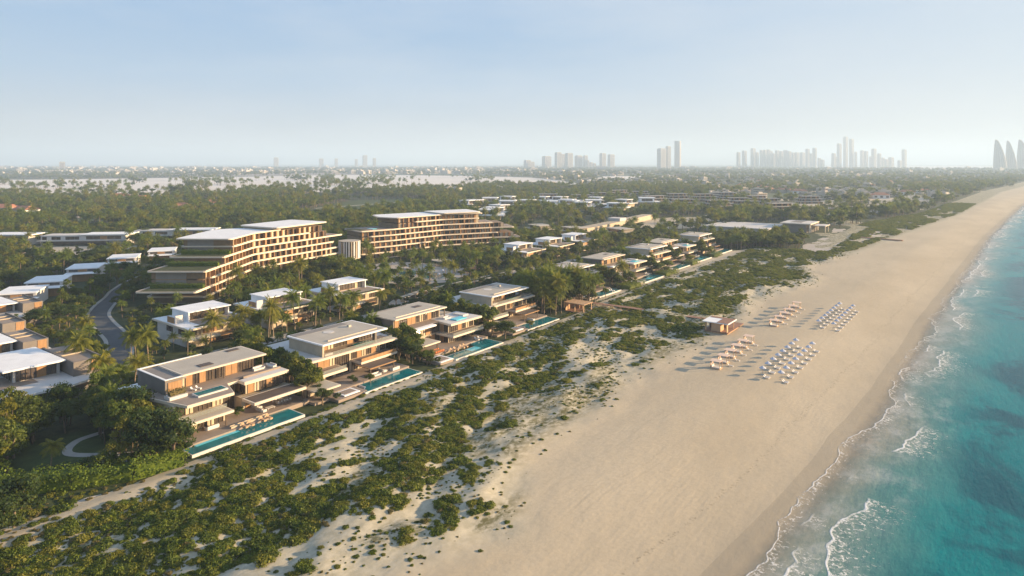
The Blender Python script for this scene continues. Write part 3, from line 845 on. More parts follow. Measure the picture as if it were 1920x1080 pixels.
# ------------------------------------------------------------------ villa type 2
def villa_two(loc, label):
    t = thing('beach_villa', label, 'villa', loc)
    bx(t, 'terrace', 'deck', (-17, -1, -.3, -6.3, 28, 1.0), (-6.3, -4, -.3, -.5, 6, .75), (-12, -9, -.3, -4, -1, .6))
    bx(t, 'wall', 'beige', (-38, -1, 0, -17, 28, 7.6))
    windows(t, 'x', -17, -.5, 7, 1.1, 3.8, 'wcg'); windows(t, 'x', -17, 8, 13, 1.1, 7.3, 'ggg'); windows(t, 'x', -17, 14, 27, 1.1, 3.7, 'gcggwg')
    windows(t, 'x', -17, -.5, 7.8, 4.6, 7.4, 'gwwc'); windows(t, 'x', -17, 14, 27.5, 4.6, 7.4, 'gwcgwcg')
    windows(t, 'y', -1, -30, -18, 1.1, 3.8, 'gsgs', -1)
    roofslab(t, R4(-17, -2, -11.5, 8), 3.8, 4.5, 'deck', 'edge', 'balcony'); rail(t, [(-11.7, -1.8), (-11.7, 7.8)], 4.5)
    roofslab(t, R4(-17, 13.8, -12.2, 28.5), 3.85, 4.5, 'deck', 'edge', 'balcony')
    bx(t, 'balustrade', 'timber', (-12.5, 14, 4.55, -12.3, 28.3, 5.5))
    roofslab(t, R4(-14.0, 12.8, -7, 23.2), 3.55, 3.82, 'darkroof', 'timber', 'canopy')
    bx(t, 'column', 'frame', (-7.6, 13.2, 1, -7.35, 13.45, 3.55)); bx(t, 'column', 'frame', (-7.6, 22.4, 1, -7.35, 22.65, 3.55))
    roofslab(t, R4(-11, -8.5, -3.8, -.6), 3.1, 3.5, 'cream', 'edge', 'canopy'); bx(t, 'column', 'beige', (-10.5, -8, 0, -9.6, -1.5, 3.1))
    roofslab(t, [(-40, -2.5), (-14.6, -3.8), (-13.8, 30), (-27, 32), (-40, 28)], 7.6, 8.15, 'plaster', 'edge', 'terrace_slab')
    # top storey: open terrace under a big roof
    bx(t, 'wall', 'beige', (-31.5, 2.2, 8.15, -15.6, 2.8, 11.6), (-31.5, 2.8, 8.15, -20.8, 25, 11.5), (-31.9, 2.2, 8.15, -31.5, 21, 11.9))
    windows(t, 'x', -20.8, 3, 25, 8.3, 11.2, 'wwcggwggg')
    bx(t, 'terrace_floor', 'deck', (-20.8, 2.8, 8.15, -15, 29, 8.24))
    bx(t, 'column', 'greywall', (-17.2, 22.5, 8.2, -16, 23.3, 11.6))
    roofslab(t, R4(-32.2, 1.6, -14.6, 26.6), 11.6, 12.0, 'cream', 'white', 'roof', .6)
    bx(t, 'roof_strip', 'membrane', (-31.8, 2.4, 12.02, -28.6, 22, 12.07)); bx(t, 'roof_beam', 'cream', (-17.2, 5, 12.03, -16.7, 24, 12.35))
    MB().cyl(-25.5, 12, 12.02, 12.1, 1.7, k=20).build('skylight', 'plaster', t); bx(t, 'chimney', 'cream', (-26, 19.5, 12.02, -25, 20.5, 12.7))
    rail(t, [(-15.2, 3), (-15.2, 29), (-20, 30.5)], 8.18, .9)
    bx(t, 'planter', 'plaster', (-16.6, 3.0, 8.24, -15.6, 6, 8.8))
    bx(t, 'terrace_pool', 'pool', (-18.2, 15, 8.3, -16.2, 22, 8.65))
    return t
def site_pool2(loc, label, group=None):
    p = pool(label, loc, [(-6, 8), (-3.2, 8), (-1.2, 5), (0, 5), (0, 27), (-6, 27)], z=.62)
    q = MB().box(-5.6, -1.2, -.2, -1.4, 4.2, 1.0).build('seating_rim', 'white', p); MB().box(-4.9, -.5, -.2, -2.1, 3.5, 1.06).build('sunken_seat', 'deck', q)
    return p
V2 = villa_two((-142, 117, 0), 'second beachfront villa from the left, with a round skylight on its roof')
P2 = site_pool2((-142, 117, 0), 'turquoise pool of the second beachfront villa')
# ------------------------------------------------------------------ villa type 3
def villa_three(loc, label):
    t = thing('beach_villa', label, 'villa', loc)
    bx(t, 'terrace', 'deck', (-18, -2, -.3, -8.3, 30, 1.0), (-8.3, -4, -.3, -.3, 2.0, .8))
    bx(t, 'wall', 'beige', (-34, -2, 0, -18.5, 30, 7.5), (-18.5, 15, 0, -14.2, 29, 7.5))
    windows(t, 'x', -14.2, 15.5, 28.5, 1.1, 3.9, 'ggwggg'); windows(t, 'x', -14.2, 15.5, 28.5, 4.5, 7.3, 'ggwgcg')
    windows(t, 'y', 15, -18, -14.4, 1.1, 7.3, 'wg', -1); windows(t, 'x', -18.5, -1.5, 14.8, 1.1, 3.9, 'gwgcgwg'); windows(t, 'x', -18.5, -1.5, 14.8, 4.5, 7.3, 'wggcwgg')
    windows(t, 'y', -2, -33, -19, 1.1, 3.9, 'gsgsg', -1)
    roofslab(t, R4(-18, 12.8, -9.8, 29.5), 3.75, 4.35, 'deck', 'edge', 'balcony'); rail(t, [(-16, 13), (-10, 13), (-10, 29.3)], 4.36)
    roofslab(t, [(-24, 15), (-11.6, 13.6), (-11.2, 30.2), (-24, 30.2)], 7.5, 8.15, 'plaster', 'edge', 'terrace_slab')
    roofslab(t, R4(-24, -2.5, -16.2, 11), 7.5, 8.0, 'white', 'white', 'terrace_slab'); bx(t, 'terrace_floor', 'deck', (-23.8, -2, 8.0, -18.2, 15.5, 8.08))
    roofslab(t, R4(-17.5, -3.5, -10.5, 7), 3.6, 4.0, 'cream', 'edge', 'canopy', .4); bx(t, 'column', 'frame', (-11.2, 5.8, .9, -10.9, 6.1, 3.6))
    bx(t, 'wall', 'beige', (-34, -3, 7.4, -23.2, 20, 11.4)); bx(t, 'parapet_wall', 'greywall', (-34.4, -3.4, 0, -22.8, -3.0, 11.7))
    windows(t, 'x', -23.2, -2.5, 19.5, 8.2, 11.0, 'wggwwgcgwgg')
    roofslab(t, R4(-35.4, -4.2, -20.8, 21.5), 11.4, 11.8, 'cream', 'edge', 'roof', .5)
    bx(t, 'skylight', 'darkroof', (-31, 13, 11.85, -28.6, 16.5, 11.95)); bx(t, 'roof_strip', 'membrane', (-34.8, -3.6, 11.84, -34, 14, 11.9)); bx(t, 'roof_beam', 'edge', (-23.2, -2, 11.83, -22.9, 20, 12.05))
    bx(t, 'column', 'frame', (-21.4, 20.4, 8, -21.1, 20.7, 11.4))
    bx(t, 'terrace_pool', 'poollight', (-16.6, 18.5, 8.2, -13.4, 24, 8.5)); bx(t, 'planter', 'plaster', (-21, 25, 8.15, -16, 28, 8.7))
    roofslab(t, R4(-42, -4, -33, 12), 5.5, 6, 'white', 'white', 'lower_roof'); bx(t, 'wall', 'plaster', (-41, -3, 0, -34.5, 11, 5.5))
    return t
def site_pool3(loc, label):
    p = pool(label, loc, [(-4.5, 3), (0, 3), (0, 28), (-8, 28), (-8, 20), (-4.5, 18)], z=.66, shallow=[(-4.4, 13), (-1.6, 13), (-1.6, 18), (-4.4, 18)])
    q = MB().box(-6.5, -3.5, -.2, -.6, 2.4, 1.02).build('seating_rim', 'white', p); MB().box(-5.7, -2.7, -.2, -1.4, 1.6, 1.06).build('sunken_seat', 'deck', q)
    return p
V3 = villa_three((-142, 157, 0), 'third beachfront villa from the left, with a side terrace and fire-orange dining chairs')
P3 = site_pool3((-142, 157, 0), 'pool of the third beachfront villa, with a small waterfall step')
SITES = [(-142, 74, 34), (-142, 117, 30), (-142, 157, 30)]
names = {4: 'fourth', 5: 'fifth', 6: 'sixth', 7: 'seventh', 8: 'eighth', 9: 'ninth and farthest'}
for k, (src, ps, x, y) in {4: (V2, P2, -145, 200), 5: (V2, P2, -153, 271), 6: (V3, P3, -152, 321), 7: (V2, P2, -155, 369), 8: (V3, P3, -156, 409), 9: (V2, P2, -157, 456)}.items():
    dup(src, (x, y, 0), label=names[k] + ' beachfront villa counted from the lower left')
    dup(ps, (x, y, 0), label='turquoise pool of the %s beachfront villa' % names[k])
    SITES.append((x, y, 30))

# ------------------------------------------------------------------ second-row garden villas (white box on a wide slab)
def villa_garden(loc, label):
    t = thing('garden_villa', label, 'villa', loc)
    bx(t, 'wall', 'beige', (-27, 1.5, 0, -5.2, 22, 6.6), (-5.2, 1.5, 0, -3.8, 8, 3.2)); bx(t, 'side_wall', 'plaster', (-27.3, 1.2, 0, -6, 1.5, 6.6))
    windows(t, 'x', -5.2, 1.8, 21.8, 3.9, 6.4, 'gcwwgsgg'); windows(t, 'x', -5.2, 9, 21.5, .3, 3.2, 'wgwgg'); windows(t, 'y', 1.2, -20, -7, 3.9, 6.4, 'gsg', -1)
    roofslab(t, [(-29, 0), (-1.2, -.5), (-3, 24), (-29, 23)], 6.6, 7.2, 'white', 'edge', 'terrace_slab')
    bx(t, 'turf', 'turf', (-4.6, 3, 7.2, -2.4, 22, 7.3)); bx(t, 'terrace_floor', 'deck', (-13, 5.5, 7.2, -4.6, 22, 7.28))
    roofslab(t, R4(-9, -1, 0, 10.5), 3.2, 3.7, 'plaster', 'edge', 'balcony'); rail(t, [(-.2, -.8), (-.2, 10.3)], 3.72)
    bx(t, 'upper_wall', 'white', (-24, 5, 7.2, -12, 5.4, 10.6), (-24, 5.4, 7.2, -23.6, 20.5, 10.6), (-24, 20.1, 7.2, -12, 20.5, 10.6))
    bx(t, 'upper_room', 'timber', (-23.6, 5.4, 7.2, -14.5, 20.1, 10.5)); windows(t, 'x', -14.5, 6, 16, 7.4, 10.2, 'ggg'); windows(t, 'x', -14.5, 16, 19.8, 7.4, 10.2, 'c')
    roofslab(t, R4(-24.6, 4.6, -11.4, 21), 10.6, 10.9, 'white', 'white', 'roof', .25)
    bx(t, 'screen_wall', 'timber', (-19, .8, 7.2, -14, 1.0, 9.3)); bx(t, 'plant_screen', 'plaster', (-13.6, 1.0, 7.2, -13.4, 4, 10))
    roofslab(t, R4(-6.5, 11, -.8, 17), 2.8, 3.0, 'darkroof', 'timber', 'canopy'); bx(t, 'column', 'frame', (-1.4, 16, 0, -1.2, 16.2, 2.8))
    return t
G3 = villa_garden((-222.5, 181, 0), 'white-topped garden villa third along the second row, right of the path')
for (x, y), lb in {(-222.5, 114): 'white-topped garden villa nearest in the second row, below the hotel corner', (-222.5, 146): 'white-topped garden villa second along the second row', (-240, 341): 'white cube garden villa right of the hotel court', (-240, 378): 'white cube garden villa second right of the hotel court', (-240, 413): 'white cube garden villa third right of the hotel court, beside a palm'}.items():
    dup(G3, (x, y, 0), label=lb)
# ------------------------------------------------------------------ big left-edge villas
def villa_left(loc, label, rz=0):
    t = thing('courtyard_villa', label, 'villa', loc, rz)
    bx(t, 'wall', 'bronze', (-24, -1, 0, -2, 8, 3.9)); bx(t, 'stone_wall', 'greywall', (-26, 8, 0, -3.5, 22, 4.0))
    windows(t, 'x', -2, -.5, 7.5, .4, 3.6, 'ggg'); windows(t, 'y', -1, -22, -2.5, .4, 3.6, 'ggwgggwg', -1)
    roofslab(t, [(-34, -3), (-1.5, -3), (-.5, 12), (-4, 22.5), (-30, 23)], 3.95, 4.5, 'plaster', 'white', 'terrace_slab')
    bx(t, 'terrace_floor', 'deck', (-20, -2, 4.5, -9, 8, 4.58))
    bx(t, 'upper_wall', 'plaster', (-29, 4, 4.5, -13, 13.8, 7.8)); windows(t, 'x', -13, 4.5, 13, 4.7, 7.5, 'ggwg'); windows(t, 'y', 4, -28, -14, 4.7, 7.5, 'gwgg', -1)
    roofslab(t, [(-31, 1), (-11.5, 1.5), (-11, 14.5), (-31, 14)], 7.8, 8.15, 'white', 'white', 'roof', .3)
    bx(t, 'stone_upper_wall', 'greywall', (-28, 14.6, 4.4, -6.5, 15.0, 8.2), (-6.9, 15, 4.4, -6.5, 21.5, 8.2), (-28, 21.2, 4.4, -6.9, 21.6, 8.2)); bx(t, 'sunken_roof', 'deck', (-28, 15, 4.6, -6.9, 21.2, 7.6))
    bx(t, 'roof_fin', 'beige', (-22, 15, 7.65, -21.6, 21.2, 7.95), (-17, 15, 7.65, -16.6, 21.2, 7.95))
    bx(t, 'wall_panel', 'timber', (-6.48, 18.5, 5.2, -6.38, 21.0, 8.0))
    return t
L1 = villa_left((-200, 56.5, 0), 'large white-roofed villa cut by the left edge, nearest of the left cluster')
L1.scale = (1.12, 1.12, 1.1)
dup(L1, (-240, 58, 0), scale=1, label='white-roofed villa partly hidden behind the nearest left-edge villa')
dup(L1, (-274, 62, 0), scale=1, label='villa with a golden sunlit wall at the left edge, behind two others')
dup(L1, (-308, 78, 0), scale=1, label='pale villa at the left edge just below the row of white roofs')
def villa_white(loc, label, w=20, l=14, rz=0):
    t = thing('white_roofed_house', label, 'house', loc, rz)
    bx(t, 'wall', 'plaster', (-w / 2, -l / 2, 0, w / 2, l / 2, 6.2)); bx(t, 'lower_wing', 'timber', (w / 2, -l / 2 + 1, 0, w / 2 + 5, l / 2, 4.2))
    roofslab(t, R4(-w / 2 - .6, -l / 2 - .6, w / 2 + .6, l / 2 + .4), 6.2, 6.6, 'white', 'white', 'roof', .2)
    roofslab(t, R4(w / 2 + .7, -l / 2, w / 2 + 7.5, l / 2 + 1.5), 4.2, 4.5, 'white', 'white', 'lower_roof', .2)
    windows(t, 'x', w / 2, -l / 2 + 1, l / 2 - 1, 4.7, 5.9, 'gwg', 1, False); windows(t, 'y', -l / 2, -w / 2 + 2, w / 2 - 2, 1, 3.2, 'gsgg', -1, False)
    return t
WH = villa_white((-383, 124, 0), 'white-roofed house second from the left edge in the row above the curving road', 19, 15, -.55)
dup(WH, (-360, 106, 0), label='white-roofed house at the left edge, lowest of the row above the curving road')
dup(WH, (-414, 152, 0), label='white-roofed house third in the row above the curving road')
dup(WH, (-438, 182, 0), label='white-roofed house fourth in the row, left of the hotel planters')
dup(WH, (-452, 212, 0), label='white-roofed house farthest in the row, beside the hotel roof')
HOUSE_SITES = [(-360, 106), (-383, 124), (-414, 152), (-438, 182), (-452, 212)]

# ------------------------------------------------------------------ hotel wings
def rounded(pts, r=2.2, n=4):
    out = []
    k = len(pts)
    for i in range(k):
        p0, p1, p2 = (np.array(pts[(i + d) % k], float) for d in (-1, 0, 1))
        a = p0 - p1; b = p2 - p1; la, lb = np.linalg.norm(a), np.linalg.norm(b)
        if abs(np.cross(a / la, b / lb)) < .35: out.append(tuple(p1)); continue
        q = min(r, la / 3, lb / 3); A = p1 + a / la * q; B = p1 + b / lb * q
        for j in range(n + 1):
            t = j / n; out.append(tuple((1 - t) ** 2 * A + 2 * t * (1 - t) * p1 + t * t * B))
    return out
def along(path, d):
    p = [np.array(a, float) for a in path]
    for a, b in zip(p[:-1], p[1:]):
        L = np.linalg.norm(b - a)
        if d <= L: return a + (b - a) * d / L, (b - a) / L
        d -= L
    return p[-1] + (p[-1] - p[-2]) / np.linalg.norm(p[-1] - p[-2]) * d, (p[-1] - p[-2]) / np.linalg.norm(p[-1] - p[-2])
def plen(path): return sum(math.dist(a, b) for a, b in zip(path[:-1], path[1:]))
def sub(path, d0, d1):
    out = [tuple(along(path, d0)[0])]; acc = 0
    for a, b in zip(path[:-1], path[1:]):
        acc += math.dist(a, b)
        if d0 < acc < d1 - .1: out.append(tuple(b))
    out.append(tuple(along(path, d1)[0]))
    return out
def inward(path, off):
    """offset to the land side (left of travel along +Y)"""
    p = [np.array(a, float) for a in path]; out = []
    for i in range(len(p)):
        d1 = unit(p[i] - p[i - 1]) if i else unit(p[1] - p[0]); d2 = unit(p[i + 1] - p[i]) if i < len(p) - 1 else d1
        d = unit(d1 + d2); n = np.array((-d[1], d[0])); c = float(np.dot(d, d1))
        out.append(tuple(p[i] + n * off / max(c, .7)))
    return out
def hotel(origin, label, path, depth_, levels, name='hotel_wing', bay=4.1):
    """levels: (z_floor, z_next, d0, d1, slab d0, slab d1)"""
    ox, oy = origin; P = [(x - ox, y - oy) for x, y in path]
    t = thing(name, label, 'hotel', (ox, oy, 0))
    wins, fins = [], []
    for (z0, z1, w0, w1, s0, s1, s_in, cov) in levels:
        sp = sub(P, s0, s1); back = inward(sp, depth_)
        poly = rounded(sp + back[::-1])
        sl_ = MB().prism(poly, z0 - .5, z0 + .12).build('floor_slab', 'edge', t)
        if cov:
            ins = inward(sub(P, s0 + .7, s1 - .7), .6); bk = inward(sub(P, s0 + .7, s1 - .7), depth_ - .6)
            MB().prism(ins + bk[::-1], z0 + .11, z0 + .16).build('paving', cov, sl_)
        if z1 is None: continue
        wp = inward(sub(P, w0, w1), 2.6); wb = inward(sub(P, w0, w1), depth_ - 1.5)
        MB().prism(wp + wb[::-1], z0 + .12, z1 - .5).build('wall', 'bronze', t)
        L = plen(wp); n = int(L / bay)
        for i in range(n):
            a, d = along(wp, L * i / n + .25); b, _ = along(wp, L * (i + 1) / n - .25); nrm = np.array((d[1], -d[0]))
            r = (i * 7 + int(z0 * 3)) % 5
            for (u0, u1, kind) in ((0, .42, 'glass' if r in (0, 2, 3) else 'timber'), (.44, 1, 'curtain' if r in (1, 4, 2) else 'glass')):
                q0 = a + (b - a) * u0; q1 = a + (b - a) * u1
                wins.append((kind, [tuple(q0 - nrm * .1), tuple(q1 - nrm * .1), tuple(q1 + nrm * .07), tuple(q0 + nrm * .07)], z0 + .15, z1 - .6))
            f0, d = along(wp, L * i / n)
            big = (i % 6 == 2)
            fw = .5 if big else .16; fo = 2.3 if big else 1.5
            fins.append((big, [tuple(f0 - d * fw), tuple(f0 + d * fw), tuple(f0 + d * fw + np.array((d[1], -d[0])) * fo), tuple(f0 - d * fw + np.array((d[1], -d[0])) * fo)], z0 + .1, z1 - .5))
        # glass balustrade along the slab edge
        rp = inward(sub(P, s0 + .4, s1 - .4), .35); g = MB()
        for a, b in zip(rp[:-1], rp[1:]):
            a = np.array(a); b = np.array(b); d = unit(b - a); n_ = np.array((-d[1], d[0])) * .03
            g.prism([tuple(a + n_), tuple(b + n_), tuple(b - n_), tuple(a - n_)], z0 + .12, z0 + .34)
        g.build('balustrade', 'edge', t)
    wins.sort(key=lambda q: q[1][0][1])
    for kind, pts, a, b in wins[:96]: MB().prism(pts, a, b).build('window' if kind != 'timber' else 'timber_panel', kind, t)
    for kd in ('glass', 'curtain', 'timber'):
        mb = MB()
        for kind, pts, a, b in wins[96:]:
            if kind == kd: mb.prism(pts, a, b)
        if mb.v:
            o = mb.build({'glass': 'windows', 'curtain': 'curtained_windows', 'timber': 'timber_panels'}[kd], kd, t); o['kind'] = 'stuff'
    for k, (big, pts, a, b) in enumerate(fins[:90]): MB().prism(pts, a, b).build('column', 'timber', t)
    mb = MB()
    for big, pts, a, b in fins[90:]: mb.prism(pts, a, b)
    if mb.v: mb.build('columns', 'timber', t)['kind'] = 'stuff'
    return t, P
H1P = [(-283, 147), (-322, 199), (-335, 267)]
T1 = plen(H1P)
H1L = [(.1, 4, 13, T1 - 8, 13, T1 - 8, 0, None), (4, 7.8, 12, T1 - 4, 9, T1, 0, 'deck'), (7.8, 11.6, 11.5, T1 - 4, 0, T1, 0, 'deck'), (11.6, 15.4, 11.5, T1 - 4, 16, T1 - 1, 0, 'deck'), (15.4, 19.2, 31.5, T1 - 8, 9.3, T1 - 5, 0, 'deck'),
       (19.2, 23, 41, T1 - 10, 28.6, T1 + 2, 0, 'deck'), (23, 26.8, 41, T1 - 14, 40, 108, 0, None)]
H1, P1_ = hotel((-283, 147), 'nearer stepped hotel wing with long curved balconies and hedges on its terraces', H1P, 27.5, H1L)
# south end walls: grey storeys in pairs, then the roofs
def end_block(t, P, d, z0, z1, m, w0=6, w1=24):
    a, dr = along(P, d); n = np.array((-dr[1], dr[0]))
    q = [a + n * w0 - dr * .12, a + n * w1 - dr * .12, a + n * w1 + dr * .5, a + n * w0 + dr * .5]
    MB().prism([tuple(x) for x in q], z0, z1).build('end_wall', m, t)
end_block(H1, P1_, 11.5, 7.95, 11.2, 'taupe', 10); end_block(H1, P1_, 11.5, 11.2, 11.5, 'timber', 10); end_block(H1, P1_, 11.5, 11.5, 14.8, 'taupe', 10.0)
end_block(H1, P1_, 41, 19.35, 22.6, 'taupe', 11); end_block(H1, P1_, 41, 22.6, 22.9, 'timber', 11); end_block(H1, P1_, 41, 22.9, 26.2, 'taupe', 11)
def plate(t, pts, origin, z0, z1, name='roof', top='white'):
    o = MB().prism(rounded([(x - origin[0], y - origin[1]) for x, y in pts], 3), z0, z1).build(name, 'edge', t)
    cx = sum(p[0] for p in pts) / len(pts); cy = sum(p[1] for p in pts) / len(pts)
    MB().prism(rounded([(cx + (x - cx) * .975 - origin[0], cy + (y - cy) * .975 - origin[1]) for x, y in pts], 3), z1 - .02, z1 + .05).build('roof_covering', top, o)
OH = (-283, 147)
plate(H1, [(-306.5, 177), (-322.5, 199), (-328.5, 221), (-352, 216), (-358, 196), (-330.5, 160.5)], OH, 26.3, 26.9)
plate(H1, [(-322.5, 213), (-331.5, 255), (-362, 250), (-354, 209)], OH, 28.0, 28.6)
MB().prism([(x - OH[0], y - OH[1]) for x, y in [(-327, 214), (-334, 247), (-358, 244), (-352, 211)]], 26.9, 28.0).build('attic_wall', 'beige', H1)
# roof-terrace lawns
for d, z, dl_ in ((1.0, 7.92, 7), (10.6, 15.52, 13), (29.6, 19.32, 6)):
    a, dr = along(P1_, d); n = np.array((-dr[1], dr[0])); e = a + dr * dl_
    MB().prism([tuple(a + n * 2), tuple(e + n * 2), tuple(e + n * 25.5), tuple(a + n * 25.5)], z + .04, z + .1).build('terrace_lawn', 'turf', H1)
H2P = [(-338, 286), (-332, 310), (-328, 355), (-310, 391), (-296, 409)]
T2 = plen(H2P)
H2L = [(.1, 4, 6, T2 - 10, 6, T2 - 10, 0, None), (4, 7.8, 2, T2 - 6, 0, T2 - 10, 0, 'deck'), (7.8, 11.6, 2, T2 - 5, 0, T2, 0, 'deck'), (11.6, 15.4, 2, T2 - 16, 0, T2 - 18, 0, 'deck'), (15.4, 19.2, 2, T2 - 13, 7, T2 - 5, 0, 'deck'),
       (19.2, 23, 30, T2 - 33, 0, T2 - 22, 0, 'deck'), (23, 26.8, 30, T2 - 33, 44, T2 - 33, 0, None)]
H2, P2_ = hotel((-338, 286), 'farther hotel wing with wide curved balconies, right of the ribbed drum', H2P, 26, H2L)
OH2 = (-338, 286)
plate(H2, [(-348.5, 310), (-332, 313), (-327, 356), (-313, 384), (-340, 398), (-355, 362), (-366, 320)], OH2, 26.3, 26.9)
plate(H2, [(-326, 352), (-313.5, 382), (-340, 396), (-353, 360)], OH2, 27.3, 27.9)
MB().prism([(x - OH2[0], y - OH2[1]) for x, y in [(-329, 354), (-317, 381), (-338, 392), (-351, 362)]], 26.9, 27.3).build('attic_wall', 'beige', H2)
bx(H2, 'terrace_lawn', 'turf', (-20, 3, 19.37, -3, 10, 19.45)); bx(H2, 'terrace_pool', 'poollight', (-10, 14, 19.37, -4, 18, 19.6))
# ribbed drum between the wings
dr_ = thing('ribbed_drum', 'round tower clad in tall pale vertical fins, joining the two hotel wings', 'tower', (-334, 273.5, 0))
MB().cyl(0, 0, 4.0, 14.6, 6.3, k=28).build('core', 'glass', dr_); MB().cyl(0, 0, 0, 4.0, 4.2, k=20).build('base', 'beige', dr_); MB().cyl(0, 0, 14.6, 14.9, 6.9, k=28).build('roof', 'cream', dr_); MB().cyl(0, 0, 3.7, 4.1, 6.9, k=28).build('floor_slab', 'edge', dr_)
for k in range(26):
    a = 2 * pi * k / 26
    c, s_ = cos(a), sin(a)
    MB().prism([(6.2 * c - .32 * s_, 6.2 * s_ + .32 * c), (6.2 * c + .32 * s_, 6.2 * s_ - .32 * c), (6.95 * c + .32 * s_, 6.95 * s_ - .32 * c), (6.95 * c - .32 * s_, 6.95 * s_ + .32 * c)], 4.1, 14.6).build('fin', 'curtain' if k % 4 == 0 else 'white', dr_)
# ------------------------------------------------------------------ hedges
def hedge(name, label, path, wd, h, loc=(0, 0, 0), size=.38, per=26, m='hedge', wob=.5):
    mb = MB(); P = [np.array(p, float) for p in path]
    for a, b in zip(P[:-1], P[1:]):
        L = np.linalg.norm(b - a); d = (b - a) / L; n = np.array((-d[1], d[0]))
        for k in range(int(L * per)):
            q = nr.uniform(-wd * .25, L + wd * .25); c = a + d * q; hh = h * (1 + wob * (float(fbm(c[0] / 3.0, c[1] / 3.0, 8, 2)) - .5)); th = nr.uniform(-.15, 1.15) * pi
            rx = cos(th); rz = sin(th); rx = math.copysign(abs(rx) ** .55, rx); rz = math.copysign(abs(rz) ** .55, rz)
            ww = wd / 2 * (1 + wob * (float(fbm(c[0] / 2.0, c[1] / 2.0, 18, 2)) - .5))
            k_ = nr.uniform(.82, 1.08)
            p = np.array((c[0] + n[0] * rx * ww * k_, c[1] + n[1] * rx * ww * k_, max(.05, hh * (.45 + .55 * rz) * k_)))
            leaf(mb, p, unit(np.array((n[0] * rx, n[1] * rx, rz + .2)) + nr.normal(size=3) * .5), size * nr.uniform(.7, 1.4), .75)
        hw = wd * .33
        mb.prism([tuple(a + n * hw), tuple(b + n * hw), tuple(b - n * hw), tuple(a - n * hw)], 0, h * .72)
    o = mb.build(name, m, None, loc)
    return tag(o, label, 'hedge')
for (d, z, k) in ((10.4, 7.92, 'lowest'), (25.5, 15.52, 'middle'), (38.5, 19.32, 'highest')):
    a, dr = along(P1_, d); n = np.array((-dr[1], dr[0])); off = -1.2
    a = a + dr * off
    hedge('planter_hedge', 'dark green hedge on the %s stepped terrace of the nearer hotel wing' % k, [tuple(a + n * 1.0), tuple(a + n * 25)], 2.6, 2.3, (OH[0], OH[1], z), .34, 60)
hedge('clipped_hedge', 'long tall hedge around the front garden, sunlit at its right end', [(-140.5, 70), (-142.5, 61), (-148, 52), (-155, 44), (-170, 30), (-185, 18)], 4.0, 4.3, (0, 0, 0), .42, 110, wob=.6)
hedge('path_hedge', 'low hedge along the lane beside the hotel court', [(-219, 226), (-225, 245), (-226, 262)], 2.2, 1.3, (0, 0, 0), .4, 50)
for i, (x, y0, y1) in enumerate([(-153, 303, 316), (-154, 351, 366), (-157, 399, 407), (-158, 442, 453)]):
    hedge('boundary_hedge', 'dense dark hedge filling the gap between the %s and %s beachfront villas' % (ordw(4 + i), ordw(5 + i)), [(x, y0), (x, y1)], 8, 2.6, (0, 0, 0), .5, 110)

hedge('terrace_planting', 'flowering planter shrubs beside the plunge pool of the nearest villa', [(-142 - 17, 76), (-142 - 17, 79.5)], 1.8, 1.5, (0, 0, 8.9), .34, 60, 'dry')
# ------------------------------------------------------------------ beach club: pergola, boardwalk, hut
pg = thing('pergola', 'tan timber pergola between the palms at the start of the boardwalk', 'pergola', (-147, 246.5, 0))
for x in (-4.6, 0, 4.4):
    for y in (-3.4, 3.2): bx(pg, 'post', 'hutwood', (x - .2, y - .2, 0, x + .2, y + .2, 3.6))
bx(pg, 'roof', 'hutwood', (-5.2, -3.9, 3.6, 5.0, 3.7, 3.95)); bx(pg, 'wall', 'hutwood', (-4.9, -3.6, 0, -4.6, 3.4, 3.6), (-4.6, 3.2, 0, -1.5, 3.4, 3.6)); bx(pg, 'deck', 'boards', (-5, -3.8, .02, 4.8, 3.6, .3))
wl = thing('garden_wall', 'low tan wall beside the pergola and palms', 'wall', (-158, 256, 0)); bx(wl, 'wall', 'hutwood', (-8, -4, 0, 10, -3.6, 1.6)); bx(wl, 'coping', 'beige', (-8.1, -4.1, 1.6, 10.1, -3.5, 1.75))
bwt = thing('boardwalk', 'long narrow timber boardwalk crossing the dunes to the beach hut', 'boardwalk', (0, 0, 0))
bw = MB(); rl = MB()
bpts = [(-147, 258.6), (-128, 260), (-110, 259.4), (-98, 259.8), (-89.5, 258.2)]
for a, b in zip(bpts[:-1], bpts[1:]): 
    d = unit(np.array((b[0] - a[0], b[1] - a[1]))); n = np.array((-d[1], d[0])) * 1.4; A = np.array(a); B = np.array(b)
    bw.prism([tuple(A + n), tuple(B + n), tuple(B - n), tuple(A - n)], 1.35, 1.5)
    for j in range(5):
        c = A + (B - A) * (j + .5) / 5
        for s_ in (1, -1): rl.box(c[0] + n[0] * s_ * .8 - .1, c[1] + n[1] * s_ * .8 - .1, -.8, c[0] + n[0] * s_ * .8 + .1, c[1] + n[1] * s_ * .8 + .1, 1.35)
bw.build('deck', 'boards', bwt); rl.build('supports', 'boards', bwt)
b2 = thing('boardwalk', 'far straight timber ramp crossing the green dunes beyond the plaza', 'boardwalk', (0, 0, 0))
q = [np.array(gp(1600, 446)), np.array(gp(1693, 453))]; d = unit(q[1] - q[0]); n = np.array((-d[1], d[0])) * 1.6
MB().prism([tuple(q[0] + n), tuple(q[1] + n), tuple(q[1] - n), tuple(q[0] - n)], .7, 1.3).build('deck', 'boards', b2)
hz0 = 1.0
hut = thing('beach_hut', 'tan timber beach hut with a half white, half red-brown flat roof on a deck', 'hut', (-89.8, 244, hz0 - .1))
bx(hut, 'deck', 'boards', (-.3, 0, -.1, 9.2, 14, .15), (-.3, 12, -.1, 9.2, 18.8, .149)); bx(hut, 'deck_supports', 'hutwood', (.2, .3, -1.6, 8.8, 13.5, -.1))
